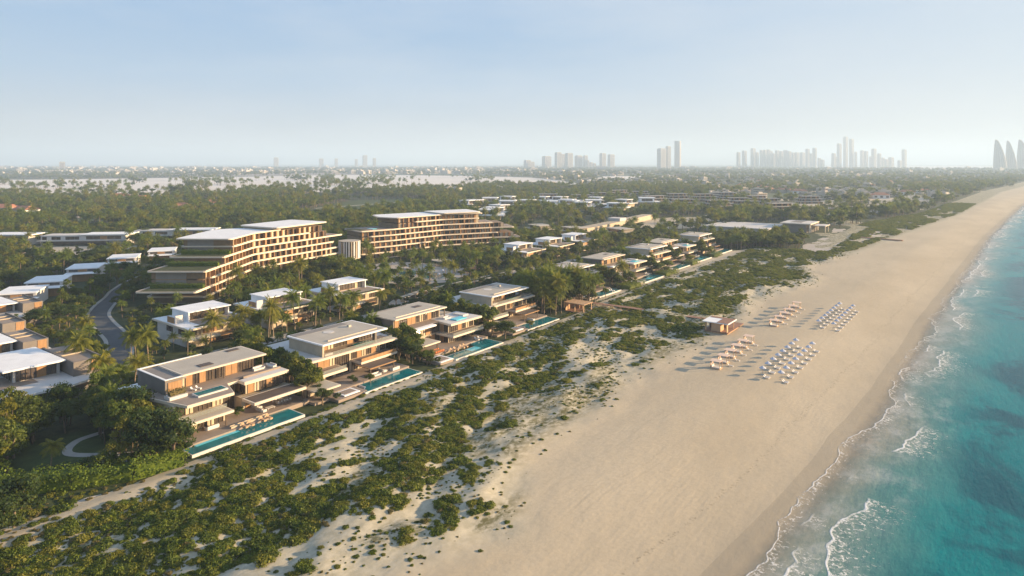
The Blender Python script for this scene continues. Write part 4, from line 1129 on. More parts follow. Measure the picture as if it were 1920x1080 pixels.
bx(hut, 'wall', 'hutwood', (2.6, .3, .15, 6.2, .55, 3.3), (6.0, .55, .15, 6.2, 4, 3.3), (.2, 5, .15, .45, 8.6, 3.3), (.45, 8.4, .15, 6.2, 8.6, 3.3), (.2, .3, .15, .8, .55, 3.3), (2.6, .55, .15, 2.8, 8.4, 3.3), (8.3, .3, .15, 8.6, 1.6, 3.3))
bx(hut, 'post', 'hutwood', (8.3, 8.2, .15, 8.6, 8.5, 3.3)); bx(hut, 'post', 'hutwood', (5.6, 8.7, .15, 5.9, 9.0, 3.3))
hr = bx(hut, 'roof', 'white', (-.6, -.5, 3.3, 9.4, 9.5, 3.6)); bx(hr, 'red_roof_panel', 'boards', (4.9, -.2, 3.6, 9.1, 9.2, 3.68), (-.2, 7.0, 3.6, 4.9, 9.2, 3.68))

# ------------------------------------------------------------------ cabanas, parasols, loungers on the sand
def make_cabana(loc, label, group):
    t = thing('cabana', label, 'cabana', loc, 0, group)
    bx(t, 'platform', 'hutwood', (-1.7, -1.5, 0, 1.7, 1.5, .22)); bx(t, 'mattress', 'cushion', (-1.2, -1.2, .22, 1.4, 1.2, .5)); bx(t, 'backrest', 'cushion', (-1.5, -1.2, .22, -1.2, 1.2, 1.1))
    for x in (-1.6, 1.6):
        for y in (-1.4, 1.4): bx(t, 'post', 'hutwood', (x - .07, y - .07, .2, x + .07, y + .07, 2.5))
    MB().prism([(-1.95, -1.7), (1.85, -1.7), (1.85, 1.7), (-1.95, 1.7)], 2.5, 2.6).build('canopy', 'peach', t)
    bx(t, 'curtain', 'peach', (-1.68, -1.45, .3, -1.62, -.6, 2.5)); bx(t, 'curtain', 'peach', (-1.68, .6, .3, -1.62, 1.45, 2.5))
    return t
def make_lounger(loc, label, group, m='cushion', rz=0):
    t = thing('sun_lounger', label, 'sun lounger', loc, rz, group)
    bx(t, 'frame', 'cushion' if m == 'cushion' else 'hutwood', (-.6, -.36, .22, 1.05, .36, .30), (-.5, -.32, 0, -.42, .32, .22), (.9, -.32, 0, .98, .32, .22))
    bx(t, 'cushion', m, (-.6, -.33, .30, 1.02, .33, .42))
    mb = MB(); mb.v = [(-.6, -.34, .30), (-1.15, -.34, .95), (-1.25, -.34, .90), (-.72, -.34, .24), (-.6, .34, .30), (-1.15, .34, .95), (-1.25, .34, .90), (-.72, .34, .24)]
    mb.f = [(0, 1, 2, 3), (7, 6, 5, 4), (0, 4, 5, 1), (1, 5, 6, 2), (2, 6, 7, 3), (3, 7, 4, 0)]
    mb.build('backrest', m, t)
    return t
def make_parasol(loc, label, group):
    t = thing('parasol', label, 'parasol', loc, 0, group)
    MB().cyl(0, 0, 0, 2.75, .04, k=6).build('pole', 'hutwood', t); MB().cyl(0, 0, 0, .12, .3, k=10).build('base', 'plaster', t)
    mb = MB(); k = 8; R = 1.03
    rim = [(R * cos(2 * pi * (i + .5) / k), R * sin(2 * pi * (i + .5) / k)) for i in range(k)]
    for i in range(k):
        a, b = rim[i], rim[(i + 1) % k]
        mb.tri((*a, 2.15), (*b, 2.15), (0, 0, 2.85)); mb.quad((a[0], a[1], 2.0), (b[0], b[1], 2.0), (b[0], b[1], 2.15), (a[0], a[1], 2.15))
    mb.build('canopy', 'canvas', t)
    return t
c0 = l0 = p0 = None
def put(kind, loc, label, group, rz=0):
    global c0, l0, p0
    if kind == 'c':
        if c0 is None: c0 = make_cabana(loc, label, group); c0.scale = (.88, .88, .95); return c0
        return dup(c0, loc, rz, label, group)
    if kind == 'l':
        if l0 is None: l0 = make_lounger(loc, label, group); l0.scale = (.76, .72, .8); return l0
        return dup(l0, loc, rz, label, group)
    if p0 is None: p0 = make_parasol(loc, label, group); return p0
    return dup(p0, loc, 0, label, group)
for blk, (s0, st_, nm) in enumerate(((202.5, 7.2, 'nearer'), (268.5, 8.0, 'farther'))):
    for i in range(6):
        x, y = -70.6 - .15 * i, s0 + st_ * i
        put('c', (x, y, hz(x, y)), 'canopied timber daybed, %s from the camera end of the %s row on the beach' % (ordw(i), nm), 'canopied daybeds on the sand')
        if i in (1, 2, 3, 4, 5): put('l', (x + 3.2, y - 2.8, hz(x, y)), 'white lounger on the sand beside the %s canopied daybed of the %s row' % (ordw(i), nm), 'loungers beside the daybeds', -.2)
for blk, (s0, st_, n, nm) in enumerate(((203, 5.6, 8, 'nearer'), (275.5, 5.7, 8, 'farther'))):
    for row, (x0, rn) in enumerate(((-57.0, 'landward'), (-51.6, 'seaward'))):
        for i in range(n):
            y = s0 + st_ * i + (1.6 if blk else 0); x = x0 + .012 * (y - 203)
            if i > 0 or True:
                put('p', (x - .3, y + 2.3, hz(x, y)), 'white parasol, %s from the camera end of the %s row, %s field' % (ordw(i), rn, nm), 'white parasols on the beach')
            for j, off in enumerate((.1, 1.2)):
                put('l', (x + 1.5, y + off - .3, hz(x + 1.5, y)), '%s lounger of the %s pair, %s row, %s parasol field' % (('near', 'far')[j], ordw(i), rn, nm), 'loungers under the beach parasols', -.12)
# terrace furniture of the villas
def make_sofa(loc, label, rz=0, group='white sofas on the villa terraces'):
    t = thing('sofa', label, 'sofa', loc, rz, group)
    bx(t, 'seat', 'cushion', (-.5, -1.4, .0, .5, 1.4, .42)); bx(t, 'backrest', 'cushion', (-.75, -1.4, 0, -.5, 1.4, .85)); bx(t, 'arm', 'cushion', (-.5, -1.65, 0, .5, -1.4, .62)); bx(t, 'arm', 'cushion', (-.5, 1.4, 0, .5, 1.65, .62))
    return t
def make_table(loc, label, m='plaster', sx=.7, sy_=1.1, h=.4):
    t = thing('low_table', label, 'table', loc, 0); bx(t, 'top', m, (-sx, -sy_, h - .08, sx, sy_, h))
    for x in (-1, 1):
        for y in (-1, 1): bx(t, 'leg', m, (x * sx * .8 - .05, y * sy_ * .8 - .05, 0, x * sx * .8 + .05, y * sy_ * .8 + .05, h - .08))
    return t
VN = ['nearest', 'second', 'third', 'fourth', 'fifth', 'sixth', 'seventh', 'eighth', 'ninth']
SF = make_sofa((-142 - 12.8, 74 + 22.5, 1.1), 'white sofa under the brown canopy of the nearest beachfront villa', 1.57)
sofas = [((-152.6, 74 + 2.2, 1.1), 0, 'white sofa at the left end of the nearest villa pool deck'), ((-151.5, 74 + 8.5, 1.1), 3.14, 'white sofa below the lower slab of the nearest villa, facing the sea'),
         ((-152, 96, 1.1), 1.57, 'white corner sofa seen behind the pool seat of the nearest villa'), ((-162, 74 + 27.5, 8.35), 0, 'white sofa at the right end of the upper terrace of the nearest villa'), ((-161.5, 74 + 31, 8.35), -1.57, 'small white sofa at the far corner of the nearest villa upper terrace'),
         ((-149.5, 117 + 15.5, 1.0), 0, 'white sofa beside the pool of the second beachfront villa'), ((-151.5, 117 + 19.5, 1.0), 1.57, 'white sofa below the balcony of the second beachfront villa'), ((-149.5, 117 + 23, 1.0), 3.14, 'white sofa at the far end of the second beachfront villa deck'),
         ((-160.5, 157 + 19, 8.15), 0, 'white sofa on the roof terrace of the third beachfront villa'), ((-152, 200 + 17, 1.0), 1.57, 'white sofa on the deck of the fourth beachfront villa')]
for loc, rz, lb in sofas: dup(SF, loc, rz, lb)
make_table((-151.5, 98.2, 1.1), 'low white table between sofas on the nearest villa deck'); make_table((-150.5, 136.5, 1.0), 'low pale table between sofas on the second villa deck')
def make_dining(loc, label, m):
    t = thing('dining_table', label, 'dining table', loc, 0); bx(t, 'top', m, (-.6, -2, .68, .6, 2, .76))
    for y in (-1.5, 1.5): bx(t, 'leg', m, (-.4, y - .08, 0, .4, y + .08, .68))
    return t
def make_chair(loc, label, m, rz, group):
    t = thing('dining_chair', label, 'chair', loc, rz, group); bx(t, 'seat', m, (-.27, -.27, .40, .27, .27, .48)); bx(t, 'backrest', m, (-.30, -.27, .48, -.24, .27, .88))
    for x in (-1, 1):
        for y in (-1, 1): bx(t, 'leg', m, (x * .24 - .03, y * .24 - .03, 0, x * .24 + .03, y * .24 + .03, .40))
    return t
for (x, y, z, m, nm) in ((-153.2, 102.8, 1.1, 'plaster', 'grey chair at the dining table under the brown canopy'), (-151.2, 161, 1.0, 'orange', 'orange chair at the dining table of the third villa')):
    make_dining((x, y, z), 'long dining table under the brown canopy of the nearest villa' if m == 'plaster' else 'long orange-brown dining table on the deck of the third villa', 'plaster' if m == 'plaster' else 'timber')
    ch = None
    for k in range(5):
        for s_ in (-1, 1):
            lb = ORDW[k] + ' ' + nm + (', seaward side' if s_ > 0 else ', house side'); p_ = (x + s_ * .95, y - 1.8 + .9 * k, z); r_ = pi if s_ > 0 else 0
            if ch is None: ch = make_chair(p_, lb, m, r_, 'dining chairs, ' + nm[:6].strip() + ' set')
            else: dup(ch, p_, r_, lb)
lgt = 0
for vi, (x, y, z, n) in enumerate(((-145.7, 74 + 13.6, 1.1, 4), (-142 - 13.2 + 7.2, 157 + 8.2, 1.0, 4), (-150.5, 157 + 24, 1.0, 2), (-153.6, 271 + 18, 1.0, 2), (-160.5, 321 + 24, 1.0, 2), (-164.5, 409 + 24, 1.0, 2))):
    wood = make_lounger((x, y, z), 'sun lounger %s along the pool, group at %s' % ('first', ['the nearest villa', 'the third villa waterfall', 'the far corner of the third villa pool', 'the fifth villa', 'the sixth villa', 'the eighth villa'][vi]), 'pool loungers', 'hutwood' if vi < 2 else 'cushion', 0)
    for k in range(1, n): dup(wood, (x, y + 1.7 * k + (1.5 if k > 1 else 0), z), 0, wood['label'].replace('first', ordw(k)), 'pool loungers')
for k in range(2): dup(l0, (-142 - 18.3, 74 + 8.6 + 1.3 * k, 8.33), .3, ['nearer', 'farther'][k] + ' white lounger by the plunge pool on the upper terrace', 'upper terrace loungers')
bw_ = thing('garden_bench_wall', 'long low stone bench wall across the nearest villa deck', 'bench', (-147.5, 86, 1.1)); bx(bw_, 'seat', 'beige', (-.3, -1, 0, .3, 9, .42)); bx(bw_, 'backrest', 'beige', (-.42, -1, 0, -.3, 9, .6))
# court furniture
for i in range(14):
    a = i * 2 * pi / 14; x = -272 + 20 * cos(a) + rng.uniform(-1, 1); y = 270 + 13.5 * sin(a)
    if i % 2 == 0: dup(p0, (x, y, .05), None, 'white parasol by the hotel court pool, %s clockwise round its edge' % ordw(i // 2), 'parasols round the court pool')
    dup(l0, (x + 1, y - 1, .05), a + pi, 'white lounger by the hotel court pool, %s round its edge' % ordw(i), 'loungers round the court pool')
cb = thing('garden_cabana', 'small cream cube cabana by the lane, nearest of the row of four', 'cabana', (-221.5, 214, 0), 0, 'cream cube cabanas')
bx(cb, 'wall', 'beige', (-1.6, -1.6, 0, -1.3, 1.6, 2.4), (-1.3, -1.6, 0, 1.6, -1.3, 2.4), (-1.3, 1.3, 0, 1.6, 1.6, 2.4)); bx(cb, 'roof', 'cream', (-1.8, -1.8, 2.4, 1.8, 1.8, 2.65)); bx(cb, 'mattress', 'cushion', (-1.2, -1.2, 0, 1.2, 1.2, .5))
for k, (x, y) in enumerate(((-222.3, 219), (-223.2, 224), (-224.4, 229))): dup(cb, (x - .6, y, 0), None, 'small cream cube cabana by the lane, %s of the row of four' % ordw(k + 1), 'cream cube cabanas')
for k, (x, y, r) in enumerate(((-252, 245, 6), (-247, 296, 6.5), (-281, 303, 5))):
    t = thing('shade_canopy', ['curved pale shade roof at the camera side of the hotel court', 'round brown shade roof at the right of the hotel court', 'pale shade roof near the farther hotel wing'][k], 'canopy', (x, y, 0))
    MB().prism([(r * cos(a) * 1.5, r * sin(a)) for a in np.linspace(0, 2 * pi, 20, endpoint=False)], 3.2, 3.5).build('roof', 'cream' if k != 1 else 'boards', t)
    for a in (0, 2.1, 4.2): MB().cyl(r * .8 * cos(a), r * .6 * sin(a), 0, 3.2, .15, k=6).build('column', 'beige', t)

# ------------------------------------------------------------------ beach building and other middle-distance houses
bb = thing('beach_building', 'two-storey beach building with a hollow flat roof and sunlit columns', 'building', (-137, 640, 0))
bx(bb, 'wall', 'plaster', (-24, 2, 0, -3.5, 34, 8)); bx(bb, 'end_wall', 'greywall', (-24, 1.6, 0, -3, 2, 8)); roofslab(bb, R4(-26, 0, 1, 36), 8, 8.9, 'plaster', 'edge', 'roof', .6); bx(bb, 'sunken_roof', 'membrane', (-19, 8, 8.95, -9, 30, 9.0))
for y in (1, 8, 15, 22, 29, 35): bx(bb, 'column', 'edge', (-.6, y - .5, 0, .4, y + .5, 8))
for y in (12, 24): bx(bb, 'column', 'edge', (10.5, y - .4, 0, 11.2, y + .4, 6.5))
roofslab(bb, R4(1.2, 8, 12, 28), 6.5, 7.1, 'plaster', 'edge', 'lower_roof'); windows(bb, 'x', -3.5, 3, 33, .5, 7.5, 'gggggg', 1, False)
HOUSE_SITES.append((-150, 655))
pool('pale reflecting pool in front of the beach building', (-115, 618, 0), [(-3.5, -22), (3.5, -22), (3, 22), (-4, 22)], z=.3, shallow=None)
sb = thing('low_roofed_building', 'wide low building with a broad grey roof among trees, left of the beach building', 'building', (-195, 640, 0)); bx(sb, 'wall', 'plaster', (-28, -28, 0, 28, 26, 4.2)); roofslab(sb, R4(-30, -30, 30, 28), 4.2, 4.9, 'plaster', 'plaster', 'roof', 1)
HOUSE_SITES += [(-195, 640), (-215, 620), (-175, 650)]
wb = thing('long_curved_building', 'long low building with a pale sunlit parapet stepping away through the trees', 'building', (0, 0, 0))
c = smoothline([gp(1090, 428, 5), gp(1150, 416, 5), gp(1215, 402, 5)], 6); L_, R_ = band(c, 12)
for i in range(len(c) - 1): MB().prism([tuple(L_[i]), tuple(L_[i + 1]), tuple(R_[i + 1]), tuple(R_[i])], 0, 5.2).build('parapet_wall', 'beige', wb); HOUSE_SITES.append(tuple(c[i]))
bx(wb, 'roof_room', 'plaster', (c[7][0] - 9, c[7][1] - 8, 5.2, c[7][0] + 5, c[7][1] + 6, 8))
def villa_brown(loc, label, rz=0):
    t = thing('brown_villa', label, 'villa', loc, rz)
    bx(t, 'wall', 'timber', (-15, -7, 0, 11, 7, 3.4)); roofslab(t, R4(-17, -9, 13, 8), 3.4, 3.9, 'cream', 'edge', 'terrace_slab'); bx(t, 'upper_wall', 'beige', (-11, -6, 3.9, 9, 7, 6.8)); windows(t, 'y', -6, -10, 8.5, 4.1, 6.6, 'ggwggg', -1, False); windows(t, 'y', -7, -14, 10, .5, 3.2, 'gwggwg', -1, False)
    roofslab(t, R4(-12, -7.5, 10, 7.8), 6.8, 7.2, 'cream', 'edge', 'roof', .3)
    return t
HB = villa_brown((-340, 502, 0), 'brown two-storey villa right of the farther hotel wing, nearest of three', -.45)
dup(HB, (-303, 502, 0), None, 'brown two-storey villa in the middle of a row of three behind the trees'); dup(HB, (-266, 518, 0), None, 'brown villa rightmost of three, half hidden by palms')
HOUSE_SITES += [(-340, 502), (-303, 502), (-266, 518), (-350, 495), (-294, 510)]
def villa_cube(loc, label, rz=0):
    t = thing('white_cube_villa', label, 'villa', loc, rz)
    bx(t, 'wall', 'beige', (-9, -7, 0, 7, 7, 3.3)); roofslab(t, R4(-11, -9, 10, 8.5), 3.3, 3.8, 'white', 'white', 'terrace_slab', .2)
    bx(t, 'upper_wall', 'white', (-8, -6, 3.8, -7.6, 6, 7), (-7.6, -6, 3.8, 5, -5.6, 7), (-7.6, 5.6, 3.8, 5, 6, 7)); bx(t, 'upper_room', 'timber', (-7.6, -5.6, 3.8, 3, 5.6, 6.9)); windows(t, 'x', 3, -5, 5, 4, 6.6, 'gg', 1, False); windows(t, 'y', -6, -6.5, 3.5, 4.2, 6.4, 'ggg', -1, False)
    roofslab(t, R4(-8.6, -6.6, 6, 6.6), 7, 7.4, 'white', 'white', 'roof', .2)
    return t
FV = [(1018, 381), (1066, 388), (1032, 393), (1079, 389), (1120, 383), (1116, 390), (1172, 387), (1158, 396), (1215, 385), (1052, 381), (955, 381), (922, 385), (880, 389), (990, 389), (955, 392), (938, 399), (928, 406), (920, 412), (893, 388), (1095, 394)]
cu = None
for k, (x, y) in enumerate(FV):
    t_, s_ = gp(x, y); HOUSE_SITES.append((t_, s_)); lb = 'small white cube villa, %s from the left in the group above the farther hotel wing' % ordw(sorted(range(len(FV)), key=lambda i: FV[i][0]).index(k))
    if cu is None: cu = villa_cube((t_, s_, 0), lb, .25); cu.scale = (1.5,) * 3
    else: dup(cu, (t_, s_, 0), .25 + .3 * (k % 3 - 1), lb, scale=1.45 + .1 * (k % 3))
def terraced(loc, label, rz=0):
    t = thing('terraced_block', label, 'apartment block', loc, rz)
    for i in range(3):
        w0 = 20 - 2.5 * i; z = 3.6 * i
        MB().box(-6 + i * .6, -w0, z, 5.5 - i, w0, z + 3.1).build('wall', 'hutwood' if i == 0 else 'beige', t)
        roofslab(t, R4(-7.5 + .6 * i, -w0 - 2.2, 8 - i * 1.2, w0 + 2.2), z + 3.1, z + 3.6, 'membrane', 'plaster', 'floor_slab' if i < 2 else 'roof', .4)
        windows(t, 'x', 5.5 - i, -w0 + 1, w0 - 1, z + .3, z + 2.9, 'gwggwggwg', 1, False)
        windows(t, 'y', -w0, -5, 4, z + .3, z + 2.9, 'gwg', -1, False)
    return t
TB = [(1028, 377), (1090, 379), (1126, 374), (1226, 381), (1200, 371), (1281, 389), (1270, 376), (1345, 391), (1385, 386), (1398, 393), (1418, 381), (1462, 398), (1440, 387), (1518, 382), (1320, 377), (1160, 368), (1365, 374)]
TB = [(x, y) for x, y in TB if True]
tb = None
ordx = sorted(range(len(TB)), key=lambda i: TB[i][0])
for k, (x, y) in enumerate(TB):
    t_, s_ = gp(x, y); HOUSE_SITES.append((t_, s_)); lb = 'long grey terraced apartment block, %s from the left of the rows below the skyline' % ordw(ordx.index(k))
    rz = -HEAD * .0 - 1.0 + .12 * ((k * 5) % 4)
    if tb is None: tb = terraced((t_, s_, 0), lb, rz); tb.scale = (1.3, .95, 1.15)
    else: dup(tb, (t_, s_, 0), rz, lb, scale=(1.3, .85 + .05 * (k % 4), 1.15))
def white_hall(loc, label, rz, L=62):
    t = thing('white_hall', label, 'hall', loc, rz)
    bx(t, 'wall', 'plaster', (-L / 2, -7, 0, L / 2, 9, 8)); bx(t, 'dark_base', 'glass', (-L / 2 + 2, -7.6, .3, L / 2 - 12, -7, 3.2)); roofslab(t, R4(-L / 2 - 2, -9.5, L / 2 + 2, -6.8), 3.6, 4.2, 'plaster', 'plaster', 'canopy')
    roofslab(t, R4(-2, -8.5, L / 2 + 3, 11), 8.0, 8.6, 'white', 'white', 'roof'); windows(t, 'y', -7, -L / 2 + 1, -3, 4.6, 7, 'gsggsggg', -1, False); windows(t, 'y', -7, 2, L / 2 - 3, 4.6, 7.2, 'ggwgg', -1, False)
    return t
h0 = white_hall((*gp(165, 458), 0), 'long two-storey white hall behind palms, left of the hotel', HEAD + .12, 62)
dup(h0, (*gp(328, 448), 0), HEAD + .06, 'long white hall just left of the hotel roof'); dup(h0, (*gp(-8, 458), 0), HEAD, 'white hall cut by the left edge of the picture')
HOUSE_SITES += [gp(165, 458), gp(130, 460), gp(200, 457), gp(328, 448), gp(300, 450), gp(360, 447), gp(5, 458)]
def red_house(loc, label, rz, sc=1.0):
    t = thing('red_roofed_house', label, 'house', loc, rz); t.scale = (sc,) * 3
    bx(t, 'wall', 'white', (-9, -6, 0, 9, 6, 4.4)); mb = MB()
    e = [(-10, -7, 4.4), (10, -7, 4.4), (10, 7, 4.4), (-10, 7, 4.4)]; r = [(-5, 0, 7.4), (5, 0, 7.4)]
    mb.quad(e[0], e[1], r[1], r[0]); mb.quad(e[2], e[3], r[0], r[1]); mb.tri(e[1], e[2], r[1]); mb.tri(e[3], e[0], r[0]); mb.quad(e[3], e[2], e[1], e[0])
    mb.build('roof', 'tile_red', t); windows(t, 'y', -6, -8, 8, 1, 3.4, 'gsgsg', -1, False)
    return t
RH = [(12, 398, 'red-roofed house at the very left edge behind the palms'), (48, 402, 'white house with a hipped terracotta roof at the left'), (265, 378, 'red roof peeping from the forest behind the white halls'), (225, 374, 'grey-red roof deep in the forest at left'), (335, 395, 'pale house with a red roof by the forest road'), (400, 388, 'brownish roofed house in the forest above the nearer hotel'),
      (1392, 352, 'terracotta-roofed house leftmost of those under the right skyline'), (1405, 350, 'terracotta-roofed house in the red-roof cluster'), (1700, 366, 'peach house with a red roof near the far beach trees'), (1728, 362, 'second peach house near the far beach trees'), (1650, 372, 'red-roofed house beside the sandy clearing'), (1500, 364, 'red roof behind the terraced blocks')]
r0 = None
for x, y, lb in RH:
    t_, s_ = gp(x, y); HOUSE_SITES.append((t_, s_))
    if r0 is None: r0 = red_house((t_, s_, 0), lb, HEAD, 1.5)
    else: dup(r0, (t_, s_, 0), HEAD + rng.uniform(-.5, .5), lb)
# ------------------------------------------------------------------ skyline
def tower(px0, px1, top, Y, label, group, rnd=False, wide=1.0, m='tower'):
    w_ = (px1 - px0) * Y / FPX; h = CAM_H + (305 - top) * Y / FPX; x, y = gd((px0 + px1) / 2, Y)
    t = thing('tower', label, 'tower', (x, y, 0), HEAD + .55, group)
    if rnd:
        MB().cyl(0, 0, 0, h - 6, w_ / 2, k=28).build('shaft', m, t, smooth=False); MB().cyl(0, 0, h - 6, h, w_ / 2 * .94, k=28).build('crown', 'plaster', t)
        return t
    a = w_ / (cos(.55) + sin(.55) * .8)
    MB().box(-a / 2, -a * .4, 0, a / 2, a * .4, h - 5).build('shaft', m, t)
    MB().box(-a * .40, -a * .3, h - 5, a * .40, a * .3, h).build('roof_room', m, t)
    fl = MB(); n = max(4, int(h / 22))
    for k in range(1, n): fl.box(-a / 2 - .7, -a * .4 - .7, h * k / n, a / 2 + .7, a * .4 + .7, h * k / n + 2.5)
    fl.build('floor_bands', 'glass' if False else 'membrane', t)
    vv = MB()
    for k in range(1, 5):
        q = -a / 2 + a * k / 5; vv.box(q - a * .035, -a * .4 - .5, 3, q + a * .035, -a * .4, h - 8)
    for k in range(1, 4):
        q = -a * .4 + a * .8 * k / 4; vv.box(a / 2, q - a * .035, 3, a / 2 + .5, q + a * .035, h - 8)
    vv.build('window_strips', 'glass', t)
    return t
def cluster(lst, ox, oy, sc, Y, nm, group, rnd=()):
    lst = sorted(lst)
    for k, (a, b, tp) in enumerate(lst):
        tower(ox + a / sc, ox + b / sc, oy + tp / sc, Y + (k * 37 % 5) * 90, 'pale grey tower, %s from the left in the %s' % (ordw(k), nm), group, (a, b, tp) in rnd)
cluster([(132, 170, 60), (472, 507, 68), (589, 615, 68), (741, 763, 72), (798, 836, 44), (875, 899, 65)], 480, 280, 4, 8200, 'sparse row above the hotel', 'towers above the hotel')
tower(111, 122.5, 303, 5200, 'low wide block alone on the horizon at far left', 'towers above the hotel')
cluster([(248, 303, 240), (282, 330, 252), (385, 455, 210), (480, 533, 181), (525, 560, 195), (556, 618, 187), (630, 690, 205), (693, 729, 205), (720, 740, 240), (740, 768, 256), (766, 790, 264), (816, 866, 188), (877, 930, 197)], 920, 240, 4, 6600, 'middle skyline cluster', 'towers of the middle skyline')
tower(1232, 1248.5, 278, 6000, 'broad tower left of the lone pair near the centre right', 'lone towers'); tower(1248, 1258, 274, 6040, 'slimmer taller slab joined to the broad tower', 'lone towers'); tower(1264.6, 1276.6, 264, 6100, 'tall round tower standing alone right of the broad pair', 'lone towers', True)
cluster([(72, 97, 155), (107, 138, 145), (162, 195, 130), (193, 215, 156), (221, 245, 142), (243, 266, 140), (264, 290, 138), (290, 305, 148), (300, 320, 162), (320, 347, 143), (347, 372, 148), (372, 400, 142), (400, 425, 149), (425, 445, 157), (443, 475, 156), (478, 512, 156), (515, 542, 133), (540, 572, 163), (560, 587, 127), (593, 616, 193), (616, 637, 203), (682, 710, 162), (705, 718, 184), (717, 747, 99), (758, 788, 55), (796, 826, 70), (830, 847, 152), (867, 893, 143), (893, 918, 148), (925, 940, 182), (939, 971, 132), (975, 1002, 163), (1003, 1024, 190), (1022, 1047, 200), (1047, 1083, 188), (1107, 1135, 208), (1134, 1165, 138)], 1360, 240, 3.4286, 7600, 'long right-hand skyline', 'towers of the right-hand skyline')
def sail(pxc, w_px, top, Y, lean, label):
    x, y = gd(pxc, Y); W = w_px * Y / FPX; Hh = CAM_H + (305 - top) * Y / FPX
    t = thing('sail_tower', label, 'tower', (x, y, 0), HEAD)
    mb = MB(); N = 16; K = 10; prof = []
    for i in range(N + 1):
        f = i / N; xl = -W / 2 + W * (.02 + .12 * f * f) * 1.0 + lean * f; xr = W / 2 * (1 - .15 * f) - W * .60 * f ** 2.1 + lean * f
        if i == N: xr = xl + W * .10
        prof.append((xl, xr, Hh * (f if f < .9 else .9 + (f - .9) * 1.0)))
    for (xl, xr, z) in prof:
        cx = (xl + xr) / 2; r = max(.5, (xr - xl) / 2)
        for j in range(K):
            a = 2 * pi * j / K; mb.v.append((cx + r * cos(a), r * .55 * sin(a), z))
    for i in range(N):
        for j in range(K):
            a = i * K + j; b = i * K + (j + 1) % K; mb.f.append((a, b, b + K, a + K))
    mb.f.append(tuple(N * K + j for j in range(K)))
    mb.build('shell', 'tower', t, smooth=True)
    rb = MB()
    for k in range(5):
        pts = []; q = .12 + .17 * k
        for i in range(N + 1):
            xl, xr, z = prof[i]; cx = (xl + xr) / 2; r = max(.5, (xr - xl) / 2); u = -1 + 2 * q; pts.append((cx + r * u * .98, -r * .55 * math.sqrt(1 - u * u) - 1.2, z))
        rb.tube(pts, [2.2] * len(pts), 4)
    rb.build('ribs', 'membrane', t)
sail(1875, 26, 262, 5200, 0, 'curved sail-shaped tower leftmost of three at the right edge'); sail(1896, 22, 264, 5300, -2, 'narrow sail-shaped tower between two others at the right edge'); sail(1920, 28, 262, 5350, 0, 'sail-shaped tower cut by the right edge')

# ------------------------------------------------------------------ scattering
NS = []
for hx, hy in HOUSE_SITES:
    L = math.hypot(hx, hy)
    if L > 330: NS += [(hx - hx / L * 17, hy - hy / L * 17)] + ([(hx - hx / L * 34, hy - hy / L * 34)] if L > 700 else [])
HOUSE_SITES += NS
for x, y in TB:
    a_ = np.array(gp(x, y)); u_ = np.array((-sin(-1.0), cos(-1.0)))
    for q_ in (-13, 13): HOUSE_SITES += [tuple(a_ + u_ * q_), tuple(a_ + u_ * q_ - a_ / np.linalg.norm(a_) * 18)]
FL = [[gp(x, y) for x, y in f] for f in FLATS + CLEAR + SANDY + [BAY]]
def in_view(t, s, m=1.12):
    Y = depth(t, s); X = lateral(t, s)
    return (Y > 85) & (np.abs(X) < m * Y * 960 / 1220 + 12)
def road_clear(t, s, extra=0.0):
    ok = np.ones(len(t), bool)
    for c, hw in ROADS:
        for a, b in zip(c[:-1], c[1:]):
            ab = b - a; L2 = float(ab @ ab) + 1e-9
            u = np.clip(((t - a[0]) * ab[0] + (s - a[1]) * ab[1]) / L2, 0, 1)
            ok &= np.hypot(t - a[0] - u * ab[0], s - a[1] - u * ab[1]) > hw + extra
    return ok
RECTS = []   # x0,y0,x1,y1 kept free
for x, y, L in SITES: RECTS.append((x - 41.5, y - 5, x + 3, y + L + 1.5))
RECTS[0] = (-142 - 43, 70, -138, 109)
for x, y in ((-222.5, 181), (-222.5, 114), (-222.5, 146), (-240, 341), (-240, 378), (-240, 413)): RECTS.append((x - 29, y - 2, x + 1.5, y + 25))
RECTS.append((-236, 49, -190, 82))
for x in (-238, -272): RECTS.append((x - 33, 54, x + 1, 82))
RECTS += [(-342, 74, -306, 102), (-90, 242, -78, 264), (-153, 242, -141, 251), (-175, 630, -122, 680), (-226, 134, -224, 140)]
POLYS = [[(-281, 145), (-320, 198), (-332, 268), (-364, 262), (-352, 186), (-311, 126)], [(-335, 284), (-328, 310), (-324, 355), (-306, 391), (-294, 411), (-322, 424), (-352, 380), (-372, 300)], [(-343, 265), (-325, 265), (-325, 282), (-343, 282)]]
def free(t, s, far=False):
    ok = t < land(s) - .5
    for r in RECTS: ok &= ~((t > r[0]) & (t < r[2]) & (s > r[1]) & (s < r[3]))
    for p in POLYS + FL: ok &= ~inpoly(t, s, p)
    for hx, hy in HOUSE_SITES: ok &= np.hypot(t - hx, s - hy) > (11 if hy < 300 and hx > -330 else 17)
    ok &= ~inpoly(t, s, [(-149, 65), (-160, 69), (-175, 67), (-175, 50), (-160, 46), (-150, 54)])
    ok &= ~inpoly(t, s, [(-135, 72), (-140.5, 72), (-144.5, 61), (-150, 52), (-157, 44), (-172, 30), (-190, 14), (-120, 10)])
    ok &= ~((t > lane(s) - 2) & (s < 510))
    ok &= ~inpoly(t, s, [(-98, 512), (-112, 508), (-122, 545), (-128, 700), (-104, 730), (-97, 545)])
    return ok
def grid_pts(x0, x1, y0, y1, sp, jit=.45):
    gx, gy = np.meshgrid(np.arange(x0, x1, sp), np.arange(y0, y1, sp))
    gx = gx + nr.uniform(-jit, jit, gx.shape) * sp; gy = gy + nr.uniform(-jit, jit, gy.shape) * sp
    return gx.ravel(), gy.ravel()
T_, S_, K_, C_ = [], [], [], []
